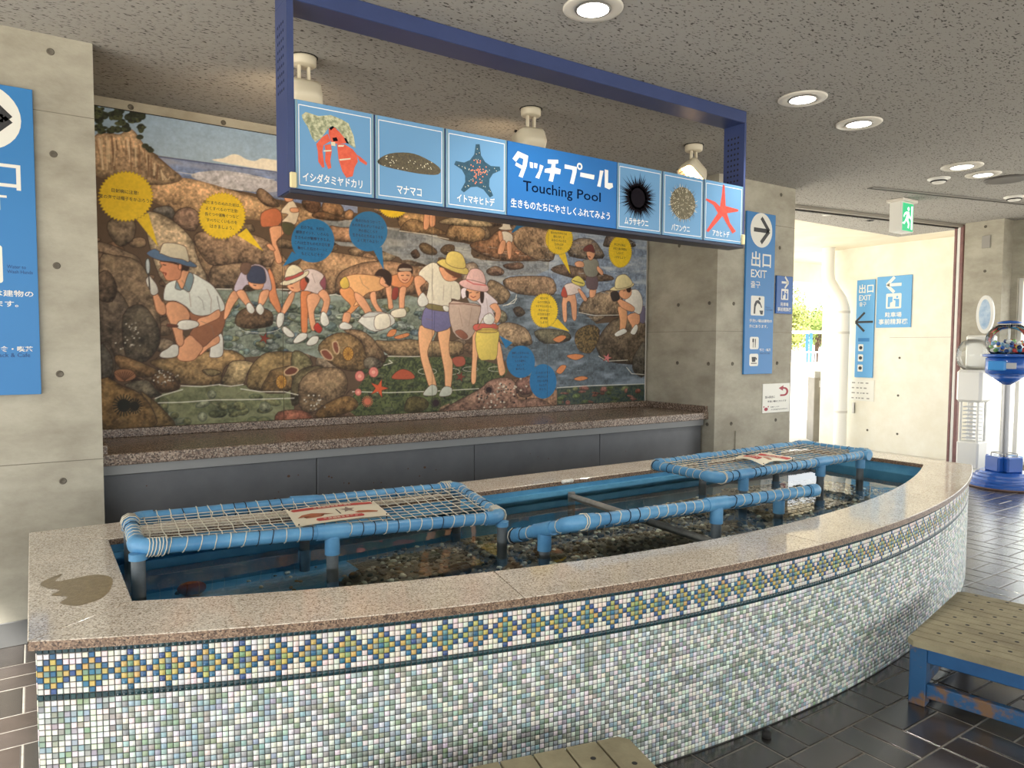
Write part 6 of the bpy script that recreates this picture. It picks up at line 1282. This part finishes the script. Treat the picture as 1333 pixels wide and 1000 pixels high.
# ---------------------------------------------------------------- step benches
M_wood = mat('weathered_step_wood', (158, 148, 118), 0.7, c2=(128, 118, 92), scale=5, stretch=(1, 1, 1), bump=0.2, bscale=40); M_bpaint = mat('worn_blue_paint', (38, 86, 128), 0.5, c2=(122, 92, 66), scale=9, detail=8, ramp=(.53, .62), bump=0.2); M_bpl = mat('blue_gloss_paint', (36, 90, 138), 0.4, c2=(30, 78, 124), scale=6)
def bench(label, A, ang_, L_, D_, nb, hole_rows):
    """A: corner at the pool on the left, local x along the pool, local -y away from it"""
    t = empty('step_bench', (A[0], A[1], 0)); tag(t, label, 'step bench', 'wooden step benches at the pool'); R_ = Matrix.Rotation(ang_, 4, 'Z'); O = Vector((A[0], A[1], 0))
    Mx = Matrix.Translation(O) @ R_
    bw = L_/nb
    for i in range(nb):
        x0, x1 = i*bw+.0035, (i+1)*bw-.0035; ed = i in (0, nb-1); mb = MB()
        ya, yb = -D_, 0.0
        pts = [(x0, ya), (x1, ya), (x1, yb), (x0, yb)]
        if i == 0: pts = [(x0, ya+.03), (x0+.03, ya), (x1, ya), (x1, yb), (x0+.03, yb), (x0, yb-.03)]
        if i == nb-1: pts = [(x0, ya), (x1-.03, ya), (x1, ya+.03), (x1, yb-.03), (x1-.03, yb), (x0, yb)]
        mb = slab(pts, .272, .30-.001*random.random(), .002); mb.v = [Mx @ p for p in mb.v]; pl = mb.build('board', [M_wood, M_wood], t)
        if hole_rows and 0 < i:
            for k in range(int(D_/.14)):
                hx = (x0+x1)/2+random.uniform(-.004, .004); hy = -.09-.14*k-(.07 if i % 2 else 0)
                if hy < -D_+.05: continue
                mb = MB(); mb.lathe((0, 0, 0), [(0, .3004), (.0075, .3004), (.0095, .3001)], 10); mb.v = [Mx @ (p+Vector((hx, hy, 0))) for p in mb.v]; mb.build('drain_hole', M_dark, pl)
    def bx(a, b, nm, m, c=.004):
        mb = MB(); mb.bbox(a, b, c, Mx); return mb.build(nm, m, t)
    lw = .07
    for x in (.012, L_-.012-lw):
        for y in (-.015-lw, -D_+.015):
            bx((x, y, 0), (x+lw, y+lw, .272), 'leg', M_bpaint)
    for x in (.018, L_-.018-.04): bx((x, -D_+.015+lw, .205), (x+.04, -.015-lw, .2715), 'apron', M_bpl); bx((x+.004, -D_+.015+lw, .04), (x+.044, -.015-lw, .105), 'stretcher', M_bpaint)
    for y in (-.06, -D_+.022): bx((.012+lw, y, .205), (L_-.012-lw, y+.04, .2715), 'apron', M_bpl); bx((.012+lw, y+.003, .05), (L_-.012-lw, y+.035, .10), 'stretcher', M_bpaint)
    return t
a_r = math.atan2(1.835-1.655, 4.215-3.31)
bench('wooden step bench on worn blue legs at the pool front, towards the entrance', (3.305, 1.663), a_r, .93, .82, 13, 1)
A2 = Vector((1.668, 1.768)); a2 = math.atan2(-.115, .48); d2 = Vector((math.cos(a2), math.sin(a2)))
bench('wooden step bench at the pool front, only its far corner in view', tuple(A2-d2*.93), a2, .93, .82, 8, 2)
mb = MB(); q = onz(994, 951, .02); mb.lathe((q.x, q.y-.015, 0), [(.0, .026), (.012, .026), (.014, .02), (.02, .018), (.02, 0.0)], 10); tag(mb.build('floor_plug', M_dark), 'small black plug on the floor against the mosaic', 'plug')
# ---------------------------------------------------------------- capsule machines
M_mblue = mat('machine_blue', (28, 84, 168), .25, coat=.4); M_mlb = mat('machine_light_blue', (60, 140, 210), .3)
def clear_mat(name, tint=(.95, .97, .98)):
    m = bpy.data.materials.new(name); m.use_nodes = True; nt = m.node_tree; L = nt.links.new
    for nd in list(nt.nodes):
        if nd.type == 'BSDF_PRINCIPLED': nt.nodes.remove(nd)
    out = [nd for nd in nt.nodes if nd.type == 'OUTPUT_MATERIAL'][0]; tr = nt.nodes.new('ShaderNodeBsdfTransparent'); tr.inputs[0].default_value = (*tint, 1); gl = nt.nodes.new('ShaderNodeBsdfGlossy'); gl.inputs['Roughness'].default_value = .03
    lw = nt.nodes.new('ShaderNodeFresnel'); lw.inputs[0].default_value = 1.45; mx = nt.nodes.new('ShaderNodeMixShader'); L(lw.outputs[0], mx.inputs[0]); L(tr.outputs[0], mx.inputs[1]); L(gl.outputs[0], mx.inputs[2]); L(mx.outputs[0], out.inputs['Surface']); return m
M_clear = clear_mat('clear_dome', (.98, .99, .99)); gx, gy = 9.5, 3.72
t = empty('capsule_machine', (gx, gy, 0)); tag(t, 'blue capsule machine with a clear dome on a grey post', 'capsule machine')
MB().lathe((gx, gy, 0), [(.37, 0), (.37, .022)], 40).build('foot_ring', mat('foot_brown', (96, 74, 64), .5), t)
MB().lathe((gx, gy, 0), [(.36, .022), (.36, .05), (.345, .065), (.345, .09), (.32, .10), (.315, .125), (.285, .135), (.28, .16), (.25, .168), (.24, .19), (0, .19)], 48, False).build('stepped_base', M_mblue, t)
for k in range(4):
    a = math.radians(45+90*k+20); c_, s_ = math.cos(a), math.sin(a); M = Matrix.Translation((gx, gy, 0)) @ Matrix.Rotation(a, 4, 'Z')
    mb = MB(); mb.bbox((.03, -.10, .19), (.17, .10, .37), .012, M); mb.build('coin_box', M_mlb if k == 3 else M_mblue, t)
    MB().tube([M @ Vector((.10, -.08, .37)), M @ Vector((.10, -.08, .40)), M @ Vector((.10, .08, .40)), M @ Vector((.10, .08, .37))], .006, 8).build('handle', M_metal, t)
MB().tube([(gx, gy, .19), (gx, gy, 1.24)], .04, 18).build('post', mat('grey_post', (158, 158, 160), .35, metal=.5), t)
MB().lathe((gx, gy, 0), [(.045, 1.21), (.20, 1.33)], 32).build('cone', M_mblue, t)
MB().lathe((gx, gy, 0), [(.20, 1.33), (.225, 1.345), (.225, 1.52), (.20, 1.53)], 32).build('drum', M_mblue, t); MB().lathe((gx, gy, 0), [(.20, 1.53), (.255, 1.535), (.26, 1.56), (.24, 1.57)], 36).build('drum_rim', M_mblue, t)
MB().bbox((gx-.26, gy-.07, 1.38), (gx-.20, gy+.11, 1.49), .01).build('coin_panel', M_mlb, t)
md = Vector((-.83, -.557)); mb = MB(); M = Matrix.Translation((gx, gy, 0)) @ Matrix.Rotation(math.atan2(-.45, -.89), 4, 'Z'); mb.bbox((.215, -.06, 1.40), (.232, .06, 1.47), .003, M); mb.build('label_plate', mat('label_grey', (176, 178, 180), .4), t)
mb = MB(); M = Matrix.Translation((gx, gy, 0)) @ Matrix.Rotation(math.radians(165), 4, 'Z'); mb.bbox((.215, -.035, 1.39), (.245, .035, 1.46), .008, M); mb.build('coin_slot', mat('yellow_slot', (236, 196, 40), .4), t)
prof = [(.235*math.sin(math.radians(a)), 1.72-.235*.95*math.cos(math.radians(a))) for a in range(48, 158, 10)]
MB().lathe((gx, gy, 0), prof, 36).build('dome', M_clear, t)
dome = t.children[-1]; 
MB().lathe((gx, gy, 0), [(.12, 1.925), (.125, 1.938), (.08, 1.955), (0, 1.965)], 32).build('cap', M_mblue, t); MB().tube([(gx, gy, 1.56), (gx, gy, 1.93)], .012, 10).build('centre_rod', M_metal, t)
cols_ = [(40, 90, 170), (60, 150, 190), (236, 236, 230), (30, 60, 120), (240, 190, 60), (120, 180, 90), (200, 70, 60), (150, 190, 220)]
rs = random.Random(9); cap_mats = [mat('capsule_%s' % n, c, .25) for n, c in zip(('blue', 'cyan', 'white', 'navy', 'yellow', 'green', 'red', 'pale'), cols_)]
placed = []
for k in range(4000):
    r_ = .19*math.sqrt(rs.random()); a = rs.uniform(0, 6.283); z = 1.602+rs.random()*.12
    p = Vector((gx+r_*math.cos(a), gy+r_*math.sin(a), z))
    if r_ < .04 or (r_ > .175 and z < 1.63) or any((p-q).length < .049 for q in placed): continue
    placed.append(p)
    if len(placed) > 46: break
placed.sort(key=lambda p: p.z)
for k, p in enumerate(placed):
    o = MB().sphere(p, .024, 10, 6).build('toy_capsule', cap_mats[k % 8]); tag(o, ['blue', 'cyan', 'white', 'navy', 'yellow', 'green', 'red', 'pale blue'][k % 8]+' toy capsule in the clear dome of the blue machine', 'capsule', 'capsules in the clear dome')
# white machine by the far wall
wx, wy = 9.98, 4.28; t = empty('white_vending_machine', (wx, wy, 0)); tag(t, 'white candy machine with a clear globe and an oval header by the far wall', 'vending machine')
MB().bbox((wx-.17, wy-.17, 0), (wx+.17, wy+.17, .10), .03).build('base', M_white, t); MB().bbox((wx-.13, wy-.13, .10), (wx+.13, wy+.13, .45), .02).build('lower_cabinet', M_white, t)
for s in ((-1, -1), (-1, 1), (1, -1), (1, 1)): MB().tube([(wx+s[0]*.10, wy+s[1]*.10, .45), (wx+s[0]*.10, wy+s[1]*.10, .95)], .016, 10).build('column', M_white, t)
for k in range(9): MB().bbox((wx-.085, wy-.085, .48+k*.05), (wx+.085, wy+.085, .492+k*.05), .003).build('rack_shelf', mat('pale_grey_rack', (206, 208, 210), .4), t)
MB().bbox((wx-.15, wy-.15, .95), (wx+.15, wy+.15, 1.36), .03).build('upper_cabinet', M_white, t)
MB().lathe((wx-.02, wy+.02, 0), [(.10, 1.362), (.16, 1.42), (.185, 1.52), (.175, 1.62), (.12, 1.72), (.06, 1.75)], 30).build('globe', M_clear, t)
MB().bbox((wx+.0, wy-.20, 1.36), (wx+.13, wy+.12, 1.80), .02).build('back_panel', M_white, t)
fx_ = Frame((wx, wy, 0), (0, -1, 0), (0, 0, 1)); q = ell((.10, 2.06), .10, .24, 32)
mb = MB(); n_ = 32; vs = [fx_.p(*p, -.02) for p in q]+[fx_.p(*p, .02) for p in q]; mb.add(vs, [tuple(range(n_-1, -1, -1)), tuple(range(n_, 2*n_))]+[(i, (i+1) % n_, n_+(i+1) % n_, n_+i) for i in range(n_)]); hd = mb.build('oval_header', M_white, t)
poly(fx_, ell((.10, 2.06), .066, .19, 28), .021, mat('header_pale_blue', (196, 212, 226), .4, c2=(150, 180, 210), scale=14), 'header_picture', hd)
# ---------------------------------------------------------------- outside
dp = [onx(1078, 330, 11.15), onx(1078, 352, 11.15), onx(1079, 366, 11.15), onx(1086, 378, 11.15), onx(1094, 390, 11.15), onx(1098, 402, 11.15), onx(1097, 420, 11.15), onx(1092, 582, 11.15)]
dp[0].z = ZC+.011; dp[0].y = dp[1].y; dp[-1].z = -.06; dp[-1].y = dp[-2].y = dp[-3].y
t = empty('downpipe', (dp[-1].x, dp[-1].y, -.06)); tag(t, 'white rainwater downpipe with a double bend beside the outdoor wall', 'downpipe'); MB().tube(dp, .10, 20).build('pipe', M_white, t)
for z in (2.2, 1.86, .55): MB().tube([(dp[-1].x, dp[-1].y, z), (dp[-1].x, dp[-1].y, z+.04)], .106, 20).build('pipe_collar', mat('pipe_collar_grey', (206, 202, 192), .5), t)
q0 = onz(1058, 575, -.06); t = empty('litter_bin', (q0.x+.25, q0.y-.1, -.06)); tag(t, 'upright grey steel bin standing outside beside the downpipe', 'bin')
b0 = Vector((q0.x, q0.y, -.06)); zt_ = ony(1070, 484, q0.y-.1).z; M = Matrix.Translation(b0) @ Matrix.Rotation(math.radians(-40), 4, 'Z')
mb = MB(); mb.bbox((0, 0, 0), (.42, .40, zt_+.06), .01, M); mb.build('body', mat('grey_bin_steel', (142, 136, 124), .5, c2=(126, 120, 108), scale=3), t); mb = MB(); mb.bbox((-.005, -.005, zt_-.06), (.425, .405, zt_+.065), .01, M); mb.build('lid', M_metal, t); mb = MB(); mb.bbox((.08, -.008, zt_-.22), (.34, .0, zt_-.1), .004, M); mb.build('flap', mat('pale_flap', (196, 192, 184), .5), t)
# low wall, fence, blue shelter, trees
G0 = 19.0
mb = MB(); mb.box((14.5, G0, -.06), (34, G0+.3, .95)); struct(mb.build('wall_garden', M_cream))
t = empty('garden_fence', (24, G0+.6, -.06)); tag(t, 'pale grey garden fence behind the low outdoor wall', 'fence'); M_fen = mat('fence_grey', (168, 174, 182), .5)
for k in range(60): MB().box((17+k*.25, G0+.58, -.06), (17.04+k*.25, G0+.62, 1.45), ).build('slat', M_fen, t)
MB().box((17, G0+.56, 1.38), (32, G0+.58, 1.45)).build('rail', M_fen, t); MB().box((17, G0+.56, .6), (32, G0+.58, .66)).build('rail', M_fen, t)
pa, pb = ony(1055, 470, G0+1.6), ony(1083, 470, G0+1.6); zt1 = ony(1070, 434, G0+1.6).z
t = empty('blue_shelter', ((pa.x+pb.x)/2, G0+2, -.06)); tag(t, 'small shelter with blue posts beyond the fence', 'shelter'); M_bp = mat('bright_blue_paint', (60, 130, 214), .4)
for x in (pa.x, pb.x):
    for y in (G0+1.6, G0+3): MB().box((x-.05, y-.05, -.06), (x+.05, y+.05, zt1)).build('post', M_bp, t)
MB().box((pa.x-.3, G0+1.4, zt1), (pb.x+.3, G0+3.2, zt1+.12)).build('roof', mat('pale_roof', (206, 212, 214), .6), t)
M_leaf = [mat('sunlit_leaves', (150, 164, 82), .6, c2=(104, 128, 60), scale=3), mat('yellow_green_leaves', (178, 178, 96), .6, c2=(130, 146, 72), scale=3)]; M_bark = mat('bark', (96, 76, 60), .8, c2=(70, 56, 46), scale=8)
def tree(label, x, y, h, rx, n, m, seed):
    rs = random.Random(seed); t = empty('tree', (x, y, -.06)); tag(t, label, 'tree', 'trees beyond the garden fence'); mb = MB()
    mb.tube([(x, y, -.06), (x+.1, y, h*.35), (x, y, h*.6)], [.16, .12, .07], 8)
    for k in range(6): a = rs.uniform(0, 6.28); mb.tube([(x+.05, y, h*rs.uniform(.3, .5)), (x+rx*.6*math.cos(a), y+rx*.6*math.sin(a), h*rs.uniform(.65, .9))], [.06, .02], 6)
    mb.build('trunk', M_bark, t); mb = MB()
    cl_ = [(x+rs.gauss(0, rx*.5), y+rs.gauss(0, rx*.5), h*(.62+rs.gauss(0, .15)), rs.uniform(.3, .55)*rx) for _ in range(16)]
    for k in range(n):
        c = rs.choice(cl_); d = Vector((rs.gauss(0, 1), rs.gauss(0, 1), rs.gauss(0, 1))).normalized(); p = Vector(c[:3])+d*c[3]*rs.uniform(.6, 1.1); p.z = max(p.z, .4); u = d.orthogonal().normalized(); q = Matrix.Rotation(rs.uniform(0, 6.28), 3, d) @ u; v = (q.cross(d)+d*rs.uniform(-.6, .6)).normalized(); s = rs.uniform(.07, .13)
        mb.add([p-q*s, p-v*s*.5, p+q*s, p+v*s*.5], [(0, 1, 2, 3)])
    f = mb.build('foliage', m, t); f['kind'] = 'stuff'
pt = ony(1062, 452, G0+9)
tree('bushy sunlit tree behind the blue-posted shelter', pt.x, pt.y, 4.6, 1.7, 5000, M_leaf[0], 1); tree('pale yellow-green tree next to the concrete pillar edge', ony(1036, 452, G0+6).x-.8, G0+6, 4.4, 1.5, 4000, M_leaf[1], 2); tree('tree half hidden by the downpipe', ony(1094, 452, G0+14).x+2.5, G0+14, 3.9, 1.6, 3500, M_leaf[0], 3); tree('tree showing at the far window beyond the capsule machines', 30, 9.2, 5.5, 2.6, 3000, M_leaf[1], 4)
